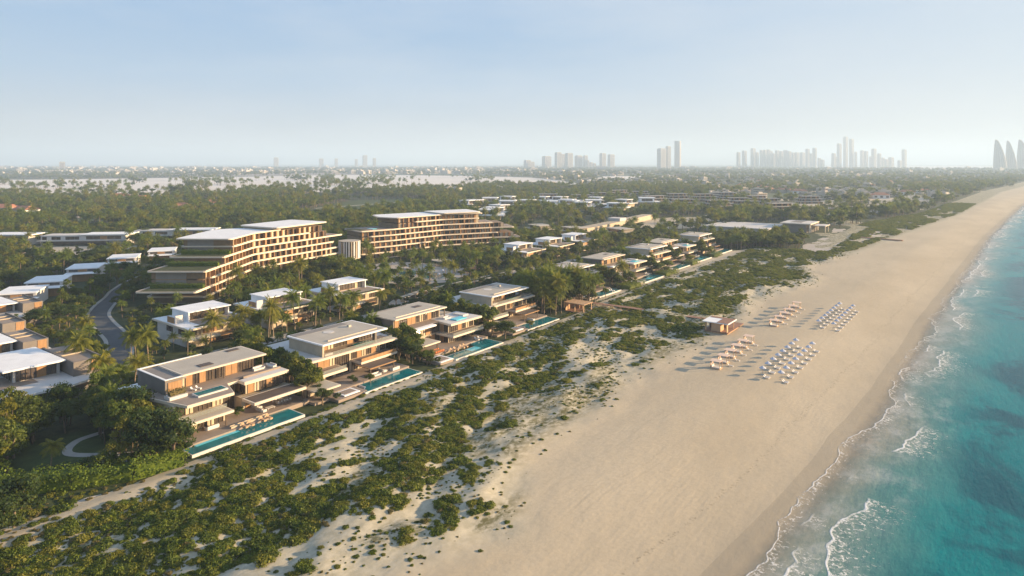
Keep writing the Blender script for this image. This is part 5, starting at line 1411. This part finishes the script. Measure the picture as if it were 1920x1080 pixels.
def addp(t, s, kind, sc):
    T_.append(t); S_.append(s); K_.append(np.full(len(t), kind) if np.isscalar(kind) else kind); C_.append(np.full(len(t), sc) if np.isscalar(sc) else sc)
# near and middle forest
t, s = grid_pts(-760, -140, 10, 640, 5.2)
d = depth(t, s); ok = in_view(t, s) & free(t, s) & (d < 620); t, s = t[ok], s[ok]; ok = road_clear(t, s, .6); t, s = t[ok], s[ok]
court = inpoly(t, s, [(-324, 258), (-294, 252), (-266, 236), (-243, 244), (-232, 240), (-232, 300), (-262, 308), (-290, 309), (-318, 300)])
keep = ~court | (nr.random(len(t)) < .30); keep &= ~inpoly(t, s, cp)
keep &= ~((fbm(t / 30, s / 30, 55, 3) > .60) & (t < -370) & (nr.random(len(t)) < .8))
keep &= ~((s > 545) & (t > -330) & (fbm(t / 40, s / 60, 303, 3) > .47))
t, s, court = t[keep], s[keep], court[keep]
pz = fbm(t / 28, s / 28, 41, 3); rnd = nr.random(len(t))
fg = (s < 76) & (t > -205)
palm = (rnd < np.where(court, .45, np.where(fg, 0.0, np.where(pz > .52, .40, .10))))
kind = np.where(palm, nr.integers(5, 9, len(t)), nr.integers(0, 5, len(t)))
low = (t > -222) & (t < -186) & (s > 80)
lowf = (t > -190) & (t < -145) & (s > 232) & (s < 268)
sc = nr.uniform(.72, 1.12, len(t)); sc[low] *= .75; kind[low & ~palm] = 3
sc[(t < -226) & (t > -282) & (s > 95) & (s < 235)] *= .85
sc[(t < -300) & (s > 430)] *= .9
h2z = (t > -328) & (t < -262) & (s > 280) & (s < 405); sc[h2z] *= .72; rz_ = (t < -224) & (t > -300) & (s > 76) & (s < 111) & (depth(t, s) < 330); sc[rz_] *= .80; kind[rz_ & ~palm] = 1; sc[fg] *= 1.18; sc[(t > -290) & (t < -225) & (s > 84) & (s < 112)] *= .9
sc[(t > -314) & (t < -255) & (s > 112) & (s < 158)] *= .66
lw_ = (t < -222) & (t > -300) & (s > 96) & (s < 300); sc[lw_ & ~palm] *= .85
addp(t, s, kind, sc)
# strips of slim trees between the beachfront villas
for y0, x0, x1 in ((112.5, -187, -151), (152.3, -186, -152), (193.5, -187, -153), (306, -186, -160), (356, -186, -162), (402, -188, -164), (446, -188, -164)):
    t, s = grid_pts(x0, x1, y0 - 1.8, y0 + 2.6, 2.5, .35); addp(t, s, nr.integers(9, 11, len(t)), nr.uniform(1.0, 1.35, len(t)))
t, s = grid_pts(-173, -148, 65.0, 71.8, 2.6, .35); addp(t, s, nr.integers(9, 11, len(t)), nr.uniform(.9, 1.25, len(t)))
t, s = grid_pts(-200, -143, 56, 74, 4.2, .45); ok = free(t, s) & (nr.random(len(t)) < .6) & (t > -188); t, s = t[ok], s[ok]; addp(t, s, nr.integers(0, 5, len(t)), nr.uniform(.85, 1.25, len(t)))
t, s = grid_pts(-205, -172, 28, 56, 4.4, .45); ok = free(t, s) & (t < -172); t, s = t[ok], s[ok]; addp(t, s, nr.integers(0, 5, len(t)), nr.uniform(.9, 1.25, len(t)))
for x, y in ((-219.5, 119), (-220, 127.5), (-221, 148.5), (-219.5, 153), (-220, 170), (-219, 174), (-221, 182), (-219, 196), (-217, 142), (-214, 138), (-216, 160), (-196, 84), (-193, 79), (-197, 77), (-191, 74)):
    addp(np.array([x]), np.array([y]), 5 + (int(x * 7) % 2), nr.uniform(.95, 1.3))
for x, y, L in SITES:
    for dx, dy, k, c in ((-5, -4.2, 3, .62), (-9.5, -4.6, 3, .8), (-13, -5.2, 1, .75), (-3, -3, 3, .45), (-24, -4.4, 6, 1.0), (-31, -5, 5, 1.05)): addp(np.array([x + dx + nr.uniform(-.6, .6)]), np.array([y + dy]), k, c * nr.uniform(.85, 1.15))
# palm grove by the beach club
t, s = grid_pts(-172, -147, 233, 268, 3.6, .4); ok = ~((t > -155) & (s > 241) & (s < 252)) & road_clear(t, s, 0); t, s = t[ok], s[ok]; addp(t, s, np.where(nr.random(len(t)) < .62, 7, 5), nr.uniform(.9, 1.25, len(t)))
# single trees that stand out
for x, y, k, c in ((-153.6, 90.3, 1, .62), (-146.5, 110.8, 3, .8), (-149.5, 112.2, 3, .75), (-147, 128.0, 1, .55), (-150.5, 124.5, 3, .6), (-146, 208, 1, .6), (-149, 194, 3, .75), (-146, 152, 3, .6), (-151.5, 279, 1, .75),
                   (-222, 140, 6, 1.05), (-226, 134, 5, 1.15), (-219.5, 176, 6, 1.1), (-219, 164.5, 3, .9), (-219, 206, 3, 1.0), (-232, 210, 5, 1.3), (-219, 136.5, 3, 1.1), (-213, 127, 2, .8),
                   (-140.5, 40, 2, 1.0), (-133, 35, 2, .9), (-146, 33, 4, .8), (-160, 52, 6, .8), (-166, 44.5, 6, .9), (-217, 92, 7, .9), (-214, 96, 5, 1.1), (-272, 100, 6, .9), (-226, 84, 1, 1.1), (-231, 88, 0, .9), (-236, 88, 4, .8), (-222, 80, 5, 1.1)):
    addp(np.array([x]), np.array([y]), k, c)
# trees by the beach building and the far shore
t, s = grid_pts(-176, -100, 498, 560, 5.0); ok = (t < -100 - (s - 505) * .40) & free(t + 0, s); addp(t[ok], s[ok], nr.integers(0, 5, ok.sum()), nr.uniform(.95, 1.2, ok.sum()))
for x, y, n, r in ((1660, 408, 10, 12), (1690, 395, 26, 22), (1640, 400, 8, 10), (1790, 357, 60, 60), (1850, 350, 60, 60), (1750, 362, 14, 20), (1600, 420, 10, 9), (1575, 425, 8, 8), (1700, 378, 14, 18)):
    cx, cy = gp(x, y); a = nr.uniform(0, 6.28, n); rr = r * np.sqrt(nr.random(n)); addp(cx + rr * np.cos(a), cy + rr * np.sin(a) * 1.3, np.where(nr.random(n) < .3, 7, nr.integers(0, 5, n)), nr.uniform(1.0, 1.5, n))
# far woods
def far_ring(Y0, Y1, sp, thr, pf, scl):
    w_ = Y1 * .95
    X, Y = grid_pts(-w_, w_, Y0, Y1, sp)
    t = X * CA - Y * SA; s = X * SA + Y * CA
    ok = in_view(t, s, 1.06) & free(t, s); t, s = t[ok], s[ok]
    ok = road_clear(t, s, 0); t, s = t[ok], s[ok]
    n = fbm(t / 90, s / 90, 61, 4); ok = (n > thr) & ~((s < 1900) & (t > -420) & (fbm(t / 45, s / 70, 303, 3) > .47)); t, s = t[ok], s[ok]
    addp(t, s, np.where(nr.random(len(t)) < pf, nr.integers(5, 8, len(t)), nr.integers(0, 5, len(t))), nr.uniform(.8, 1.25, len(t)) * scl)
far_ring(620, 1000, 7.5, .385, .42, 1.1); far_ring(1000, 1750, 10.5, .40, .38, 1.2); far_ring(1750, 3000, 19, .47, .15, 1.45); far_ring(3000, 7500, 48, .44, .0, 2.3)
# palms on the lagoon banks
for f in range(58):
    x = nr.uniform(-20, 760) if f < 48 else nr.uniform(560, 1250); y = nr.uniform(334, 371 - 14 * (x > 340)) if f < 48 else nr.uniform(333, 341); cx, cy = gp(x, y); n = nr.integers(4, 26); r = nr.uniform(10, 45)
    a = nr.uniform(0, 6.28, n); rr = r * np.sqrt(nr.random(n)); addp(cx + rr * np.cos(a) * CA * 1.8, cy + rr * np.sin(a) + rr * np.cos(a) * SA * 1.8, np.where(nr.random(n) < .7, nr.integers(5, 8, n), nr.integers(0, 5, n)), nr.uniform(1.2, 1.8, n))
T_ = np.concatenate(T_); S_ = np.concatenate(S_); K_ = np.concatenate(K_).astype(int); C_ = np.concatenate(C_).astype(float)
Z_ = np.where(T_ > lane(S_) - 3, height(T_, S_), 0) - .05
R_ = nr.uniform(0, 6.28, len(T_))
dryp = (nr.random(len(T_)) < .022) & (K_ < 5) & (T_ < -230); K_[dryp] = 11
def nearest(t, s):
    LM = [((-160, 45), 'front garden'), ((-170, 92), 'plot of the nearest villa'), ((-165, 112), 'gap between villas one and two'), ((-165, 152), 'gap between villas two and three'),
          ((-165, 194), 'gap between villas three and four'), ((-160, 250), 'boardwalk grove'), ((-165, 310), 'far beachfront plots'), ((-165, 400), 'farthest beachfront plots'), ((-200, 110), 'lane behind the beachfront villas'),
          ((-225, 60), 'left-edge villa gardens'), ((-280, 80), 'upper left villa gardens'), ((-250, 110), 'curving road verge'), ((-300, 120), 'foot of the nearer hotel wing'), ((-350, 120), 'white-roofed house gardens'), ((-235, 150), 'second-row garden villas'),
          ((-290, 190), 'front of the nearer hotel wing'), ((-275, 270), 'hotel pool court'), ((-235, 240), 'court lane'), ((-290, 330), 'front of the farther hotel wing'), ((-240, 390), 'white cube villa gardens'), ((-200, 330), 'woods behind the far beachfront villas'), ((-300, 470), 'woods right of the farther hotel wing'),
          ((-140, 530), 'clump before the beach building'), ((-90, 560), 'beach building grounds'), ((-420, 180), 'woods behind the white-roofed houses'), ((-520, 200), 'grounds of the long white halls'), ((-100, 800), 'far beach edge'), ((-450, 380), 'woods behind the hotel wings'), ((-400, 560), 'small white cube villa quarter')]
    return min(LM, key=lambda q: (q[0][0] - t) ** 2 + (q[0][1] - s) ** 2)[1]
def ordinal_labels(items, noun, inn='of the'):
    """items: (object, region, t, s). Labels them left to right inside each region, split by depth where a region holds many"""
    reg = {}
    for it in items: reg.setdefault(it[1], []).append(it)
    for r, L in reg.items():
        L.sort(key=lambda q: depth(q[2], q[3])); n = len(L); parts = max(1, math.ceil(n / 40)); names_ = {1: [''], 2: ['front ', 'back '], 3: ['front ', 'middle ', 'back ']}.get(parts) or [ORDW[i] + ' ' for i in range(parts)]
        for k in range(parts):
            sub_ = sorted(L[n * k // parts:n * (k + 1) // parts], key=lambda q: lateral(q[2], q[3]) / depth(q[2], q[3]))
            for i, (o, _, tt, s_) in enumerate(sub_):
                o['label'] = '%s %s%s, %s from the left' % (noun, ((names_[k] + 'part of the ') if parts > 1 else 'in the ') if True else '', r, ordw(i) if i < 49 else 'last')
                if parts > 1: o['label'] = '%s in the %s%s, %s from the left' % (noun, names_[k], r, ordw(i))
# ---- the 300 largest of each kind are objects, the rest one object per kind
GROUPS = [('broadleaf_tree', 'tree', [0, 1, 2, 3, 4], TREES, 'leafy round-crowned tree', 'dense broadleaf woodland filling the ground behind and around the villas', (8.2, 7.0, 8.6, 5.6, 9.6)),
          ('coconut_palm', 'palm tree', [5, 6, 7, 8], PALMS, 'feathery coconut palm', 'scattered palms rising out of the woodland as far as the lagoon', (12, 10, 14, 8)),
          ('sea_grape_tree', 'tree', [9, 10], GRAPE, 'slim upright leafy tree', 'slim leafy trees between the villas', (8, 8)),
          ('dry_tree', 'tree', [11], DRY, 'dry brownish tree', 'brownish dry trees', (6.5,))]
def gn_scatter(name, label, cat, P, R, S, I, protos, kind='stuff'):
    me = D.meshes.new(name); me.vertices.add(len(P)); me.vertices.foreach_set('co', np.asarray(P, np.float32).ravel())
    a = me.attributes.new('rotz', 'FLOAT_VECTOR', 'POINT'); rv = np.zeros((len(P), 3), np.float32); rv[:, 2] = R; a.data.foreach_set('vector', rv.ravel())
    a = me.attributes.new('scl', 'FLOAT_VECTOR', 'POINT'); S = np.asarray(S, np.float32); S = np.repeat(S[:, None], 3, 1) if S.ndim == 1 else S; a.data.foreach_set('vector', S.ravel())
    a = me.attributes.new('pick', 'INT', 'POINT'); a.data.foreach_set('value', np.asarray(I, np.int32))
    o = D.objects.new(name, me); COL.objects.link(o)
    ng = D.node_groups.new(name, 'GeometryNodeTree'); ng.interface.new_socket('Geometry', in_out='INPUT', socket_type='NodeSocketGeometry'); ng.interface.new_socket('Geometry', in_out='OUTPUT', socket_type='NodeSocketGeometry')
    gi = ng.nodes.new('NodeGroupInput'); go = ng.nodes.new('NodeGroupOutput')
    jn = ng.nodes.new('GeometryNodeJoinGeometry')
    for pr in reversed(protos):
        j = ng.nodes.new('GeometryNodeJoinGeometry')
        for ob in pr:
            oi = ng.nodes.new('GeometryNodeObjectInfo'); oi.inputs['Object'].default_value = ob; ng.links.new(oi.outputs['Geometry'], j.inputs[0])
        g2 = ng.nodes.new('GeometryNodeGeometryToInstance'); ng.links.new(j.outputs[0], g2.inputs[0]); ng.links.new(g2.outputs[0], jn.inputs[0])
    ip = ng.nodes.new('GeometryNodeInstanceOnPoints'); ng.links.new(gi.outputs[0], ip.inputs['Points']); ng.links.new(jn.outputs[0], ip.inputs['Instance']); ip.inputs['Pick Instance'].default_value = True
    for an, dt, sk in (('rotz', 'FLOAT_VECTOR', 'Rotation'), ('scl', 'FLOAT_VECTOR', 'Scale'), ('pick', 'INT', 'Instance Index')):
        n = ng.nodes.new('GeometryNodeInputNamedAttribute'); n.data_type = dt; n.inputs['Name'].default_value = an
        ng.links.new([q for q in n.outputs if q.enabled][0], ip.inputs[sk])
    ng.links.new(ip.outputs[0], go.inputs[0])
    md = o.modifiers.new('scatter', 'NODES'); md.node_group = ng
    return tag(o, label, cat, None, kind)
for name, cat, kinds, protos, lab, slab, hts in GROUPS:
    sel = np.isin(K_, kinds); idx = np.where(sel)[0]
    hh = np.array([hts[kinds.index(k)] for k in K_[idx]]) * C_[idx]
    Y = depth(T_[idx], S_[idx]); X = lateral(T_[idx], S_[idx]); inside = (np.abs(X) < Y * .79 + 3) & (305 + FPX * (CAM_H - hh) / Y < 1080)
    size = np.where(inside, hh / Y, 0); order = idx[np.argsort(-size)]
    n_ind = min(300, int((size > 0).sum())); first = {}; items = []
    for i in order[:n_ind]:
        p = protos[kinds.index(K_[i])]; where = nearest(T_[i], S_[i])
        if id(p) not in first: first[id(p)] = 1; o = p
        else: o = copy_tree(p)
        o.location = (T_[i], S_[i], Z_[i]); o.rotation_euler = (0, 0, R_[i]); o.scale = (C_[i] * (1 + .1 * sin(i)), C_[i] * (1 + .1 * cos(i * 3)), C_[i] * (1 + .12 * sin(i * 5)))
        items.append((o, where, T_[i], S_[i])); o['category'] = cat; o['group'] = ('palms ' if cat[0] == 'p' else 'trees ') + where + (' (slim)' if 'slim' in lab else '')
    ordinal_labels(items, lab)
    rest = order[n_ind:]
    if len(rest):
        gn_scatter('distant_' + {'broadleaf_tree': 'woodland', 'coconut_palm': 'palms', 'sea_grape_tree': 'slim_trees', 'dry_tree': 'dry_trees'}[name], slab, 'woodland' if cat == 'tree' else 'palms', np.stack([T_[rest], S_[rest], Z_[rest]], -1), R_[rest], C_[rest], [kinds.index(k) for k in K_[rest]], [list(p.children) for p in protos])
    print(name, len(idx), n_ind)

# ------------------------------------------------------------------ dune shrubs
t, s = grid_pts(-150, -52, 24, 620, 1.12, .5)
ok = in_view(t, s, 1.05); t, s = t[ok], s[ok]
dl = t - lane(s); de = edge(s) - t
n1 = fbm(t / 4.8, s / 11 + t / 26, 77, 4); n2 = fbm(t / 3.2, s / 5, 99, 3)
band_ = sstep(1.0, 4.0, dl) * sstep(-1, 20, de + (s > 230) * 8 - (s < 200) * 5)
fore = sstep(118, 60, s + .0) * sstep(-95, -125, t)
thr = .60 - .215 * band_ - .12 * fore - .04 * sstep(250, 420, s)
dens = sstep(thr, thr + .06, n1 + (n2 - .5) * .22) * sstep(.8, 2.0, dl + 14 * sstep(50, 43, s)) * sstep(-3, 6, de) * (1 - sstep(500, 520, s))
dens *= ~((t > -92) & (t < -78) & (s > 241) & (s < 266)); dens *= ~((s > 255.3) & (s < 262) & (t < -88))
rnd = nr.random(len(t)); a = rnd < dens * .62
ts, ss_ = t[a], s[a]; core = sstep(.0, .10, (n1 - thr)[a]); sz = (.36 + .52 * core) * nr.uniform(.5, 1.32, a.sum())
# beyond the plaza the same shrubs cover the low green dune
t2, s2 = grid_pts(-122, -20, 500, 1250, 2.6, .5); ok = in_view(t2, s2, 1.02) & (t2 > land(s2) + (s2 < 740) * 14) & (t2 < edge(s2) - 2); n3 = fbm(t2 / 8, s2 / 30, 71, 3); ok &= n3 > .43 - .06 * (t2 < edge(s2) - 14); ok &= ~inpoly(t2, s2, [(-98, 512), (-112, 508), (-122, 545), (-128, 700), (-104, 730), (-97, 545)])
t3, s3 = grid_pts(-146, -56, 26, 520, 1.1, .5); n4 = fbm(t3 / 6, s3 / 12, 123, 3)
dl3 = t3 - lane(s3); de3 = edge(s3) + 7 - t3
p3 = (.14 + .60 * sstep(.42, .60, n4)) * sstep(.5, 2, dl3) * sstep(-2, 14, de3); ok3 = (nr.random(len(t3)) < p3) & in_view(t3, s3, 1.04) & ~((t3 > -92) & (t3 < -78) & (s3 > 241) & (s3 < 266))
t5, s5 = grid_pts(-190, -130, 12, 66, 1.5, .5); ok5 = inpoly(t5, s5, [(-138.5, 64), (-141, 60), (-145.5, 52), (-152, 44), (-168, 28), (-185, 12), (-120, 10), (-134, 45), (-141, 47)]) & in_view(t5, s5, 1.05); n5 = int(ok5.sum())
TS = np.concatenate([ts, t2[ok], t5[ok5]]); SH = np.concatenate([ss_, s2[ok], s5[ok5]]); CZ = np.concatenate([sz, nr.uniform(1.2, 1.9, ok.sum()), nr.uniform(.3, .75, n5)])
ZS = height(TS, SH) - .08; RS = nr.uniform(0, 6.28, len(TS)); KS = np.where(nr.random(len(TS)) < .10, 3, nr.integers(0, 3, len(TS)))
KS[-n5:] = np.where(fbm(TS[-n5:] / 5, SH[-n5:] / 5, 6, 3) > .53, 3, KS[-n5:])
Y = depth(TS, SH); X = lateral(TS, SH); inside = (np.abs(X) < Y * .787) & (305 + FPX * (CAM_H - 1) / Y < 1080)
size = np.where(inside, CZ * np.array([1.5, 1.2, 1.8, 1.0])[KS] / Y, 0); order = np.argsort(-size); first = set(); items = {0: [], 1: []}
def dune_where(t, s):
    a = 'lower left dunes' if s < 62 else 'dunes below the nearest villa' if s < 105 else 'dunes below the second villa' if s < 150 else 'farther dunes'
    b = 'inner ' if t < -125 else 'middle ' if t < -105 else 'seaward '
    return b + a
for i in order[:300]:
    p = SHRUBS[KS[i]]
    if KS[i] not in first: first.add(KS[i]); o = p
    else: o = p.copy(); COL.objects.link(o)
    o.location = (TS[i], SH[i], ZS[i]); o.rotation_euler = (0, 0, RS[i]); o.scale = (CZ[i], CZ[i] * 1.1, CZ[i])
    wh = dune_where(TS[i], SH[i]); dryk = KS[i] == 3
    items[int(dryk)].append((o, wh, TS[i], SH[i])); o['category'] = 'shrub'; o['group'] = ('dry' if dryk else 'green') + ' shrubs ' + wh
ordinal_labels(items[0], 'dense green shrub'); ordinal_labels(items[1], 'dry brownish shrub')
for k in range(4):
    if k not in first: SHRUBS[k].location = (TS[order[-1]], SH[order[-1]], 0); SHRUBS[k].scale = (.7, .7, .7); SHRUBS[k]['label'] = 'shrub on the farthest green dune'
rest = order[300:]
gn_scatter('dune_scrub', 'green scrub in broken patches over the pale dunes', 'scrub', np.stack([TS[rest], SH[rest], ZS[rest]], -1), RS[rest], CZ[rest], KS[rest], [[p] for p in SHRUBS])
TU = t3[ok3]; SU = s3[ok3]; gn_scatter('dune_grass', 'small dark tufts of grass sprinkled over the sand', 'grass', np.stack([TU, SU, height(TU, SU) - .03], -1), nr.uniform(0, 6.28, len(TU)), nr.uniform(.12, .46, len(TU)) ** 1.15, nr.integers(0, 4, len(TU)), [[p] for p in SHRUBS])
print('shrubs', len(TS), 'tufts', len(TU))
# planting strips at the foot of the pools
tp, sp_ = grid_pts(-149, -137, 70, 500, .9, .5); dp = tp - lane(sp_); ok = (dp > -2.6) & (dp < -1.0) & (fbm(tp, sp_ / 6, 9, 2) > .42); TU = tp[ok]; SU = sp_[ok]
RX = np.array([(r[0], r[1], r[2], r[3]) for r in RECTS[:9]])
bad = np.zeros(len(TU), bool)
for x, y, L in SITES: bad |= (TU < x + .3) & (SU > y - 4) & (SU < y + L)
TU, SU = TU[~bad], SU[~bad]; gn_scatter('border_planting', 'low planting along the seaward foot of the villa terraces', 'planting', np.stack([TU, SU, TU * 0], -1), nr.uniform(0, 6.28, len(TU)), nr.uniform(.3, .6, len(TU)), nr.integers(0, 4, len(TU)), [[p] for p in SHRUBS])

# ------------------------------------------------------------------ far town
def town_house(label, w_, l_, h, kind):
    t = thing('town_house', label, 'house', (0, 0, 0), HEAD)
    if kind == 'red':
        bx(t, 'wall', 'house', (-w_ / 2, -l_ / 2, 0, w_ / 2, l_ / 2, h)); mb = MB(); e = [(-w_ / 2 - 1, -l_ / 2 - 1, h), (w_ / 2 + 1, -l_ / 2 - 1, h), (w_ / 2 + 1, l_ / 2 + 1, h), (-w_ / 2 - 1, l_ / 2 + 1, h)]; r = [(-w_ / 4, 0, h + 3), (w_ / 4, 0, h + 3)]
        mb.quad(e[0], e[1], r[1], r[0]); mb.quad(e[2], e[3], r[0], r[1]); mb.tri(e[1], e[2], r[1]); mb.tri(e[3], e[0], r[0]); mb.build('roof', 'tile_red', t)
    else:
        bx(t, 'wall', 'house', (-w_ / 2, -l_ / 2, 0, w_ / 2, l_ / 2, h)); bx(t, 'roof', 'house', (-w_ / 2 - .4, -l_ / 2 - .4, h, w_ / 2 + .4, l_ / 2 + .4, h + .5), (-w_ / 4, -l_ / 4, h + .5, w_ / 6, l_ / 6, h + 3))
        [bx(t, 'window_band', 'glass', (-w_ / 2 + 1.2, -l_ / 2 - .15, z, w_ / 2 - 1.2, -l_ / 2, z + 1.5)) for z in np.arange(1, h - 2, 3.4)]
    return t
TH = [town_house('', 16, 12, 7, 'flat'), town_house('', 24, 13, 10, 'flat'), town_house('', 14, 14, 6, 'red'), town_house('', 36, 16, 17, 'flat'), town_house('', 18, 16, 13, 'flat')]
A, B, K = [], [], []
def town(n, px0, px1, Y0, Y1, kinds, thr=.45):
    px = nr.uniform(px0, px1, n); Y = 1 / nr.uniform(1 / Y1, 1 / Y0, n); X = (px - 960) * Y / FPX
    t = X * CA - Y * SA; s = X * SA + Y * CA; ok = free(t, s) & (fbm(t / 160, s / 160, 91, 3) > thr)
    A.append(t[ok]); B.append(s[ok]); K.append(nr.choice(kinds, ok.sum()))
town(170, 1330, 1780, 1150, 2300, [0, 1, 2, 0, 1, 4]); town(110, 900, 1350, 1700, 3000, [0, 1, 0, 4]); town(90, 1370, 1500, 1350, 1650, [2]); town(60, 840, 1000, 1250, 1500, [4, 1]); town(900, -60, 1000, 3600, 8000, [0, 1, 0, 1, 3, 4]); town(560, 900, 1900, 2300, 8000, [0, 1, 2, 3, 4])
A, B, K = np.concatenate(A), np.concatenate(B), np.concatenate(K)
Y = depth(A, B); size = np.array([7, 11, 7, 17, 13])[K] / Y; order = np.argsort(-size); first = set(); titems = {0: [], 1: [], 2: []}
for n, i in enumerate(order[:300]):
    p = TH[K[i]]
    if K[i] in first: p = copy_tree(p)
    first.add(K[i]); p.location = (A[i], B[i], 0); p.rotation_euler = (0, 0, HEAD + [0, .5, -.4, 1.2][i % 4]); p.scale = (1, 1, 1)
    px, py = proj(A[i], B[i]); wh = 'town under the right-hand skyline' if px > 1480 else 'town below the lone towers' if px > 1180 else 'town below the middle skyline' if px > 960 else 'town above the farther hotel wing' if px > 700 else 'town on the left horizon'
    titems[{2: 0, 3: 1, 4: 1}.get(int(K[i]), 2)].append((p, wh, A[i], B[i])); p['group'] = ['pale houses ', 'pale houses ', 'red-roofed houses ', 'pale blocks ', 'pale blocks '][K[i]] + wh
for k, nn in enumerate(('small terracotta-roofed house', 'pale block of flats', 'small pale flat-roofed house')): ordinal_labels(titems[k], nn)
for k in range(5):
    if k not in first: TH[k].location = (A[order[-1]], B[order[-1]], 0); TH[k]['label'] = 'pale block far away on the horizon'
rest = order[300:]
gn_scatter('distant_town', 'haze-softened town of low pale houses stretching to the horizon', 'town', np.stack([A[rest], B[rest], A[rest] * 0], -1), HEAD + nr.choice([0, .5, -.4, 1.2], len(rest)), np.ones(len(rest)) * np.where(Y[rest] > 3300, 1.6, 1.0), K[rest], [list(p.children) for p in TH])

# ------------------------------------------------------------------ haze
hm = D.materials.new('haze'); hm.use_nodes = True; hn = hm.node_tree; hn.nodes.clear()
ho = hn.nodes.new('ShaderNodeOutputMaterial'); pv = hn.nodes.new('ShaderNodeVolumePrincipled')
pv.inputs['Color'].default_value = (.60, .78, 1.0, 1); pv.inputs['Density'].default_value = HAZE = 1.45e-4; pv.inputs['Anisotropy'].default_value = .1
hn.links.new(pv.outputs[0], ho.inputs['Volume'])
hz_ = MB().box(-27000, -900, -8, 18000, 33000, 420).build('haze', hm)
hz_['kind'] = 'stuff'; hz_['label'] = 'pale haze that fades the far shore and skyline'; hz_['category'] = 'haze'
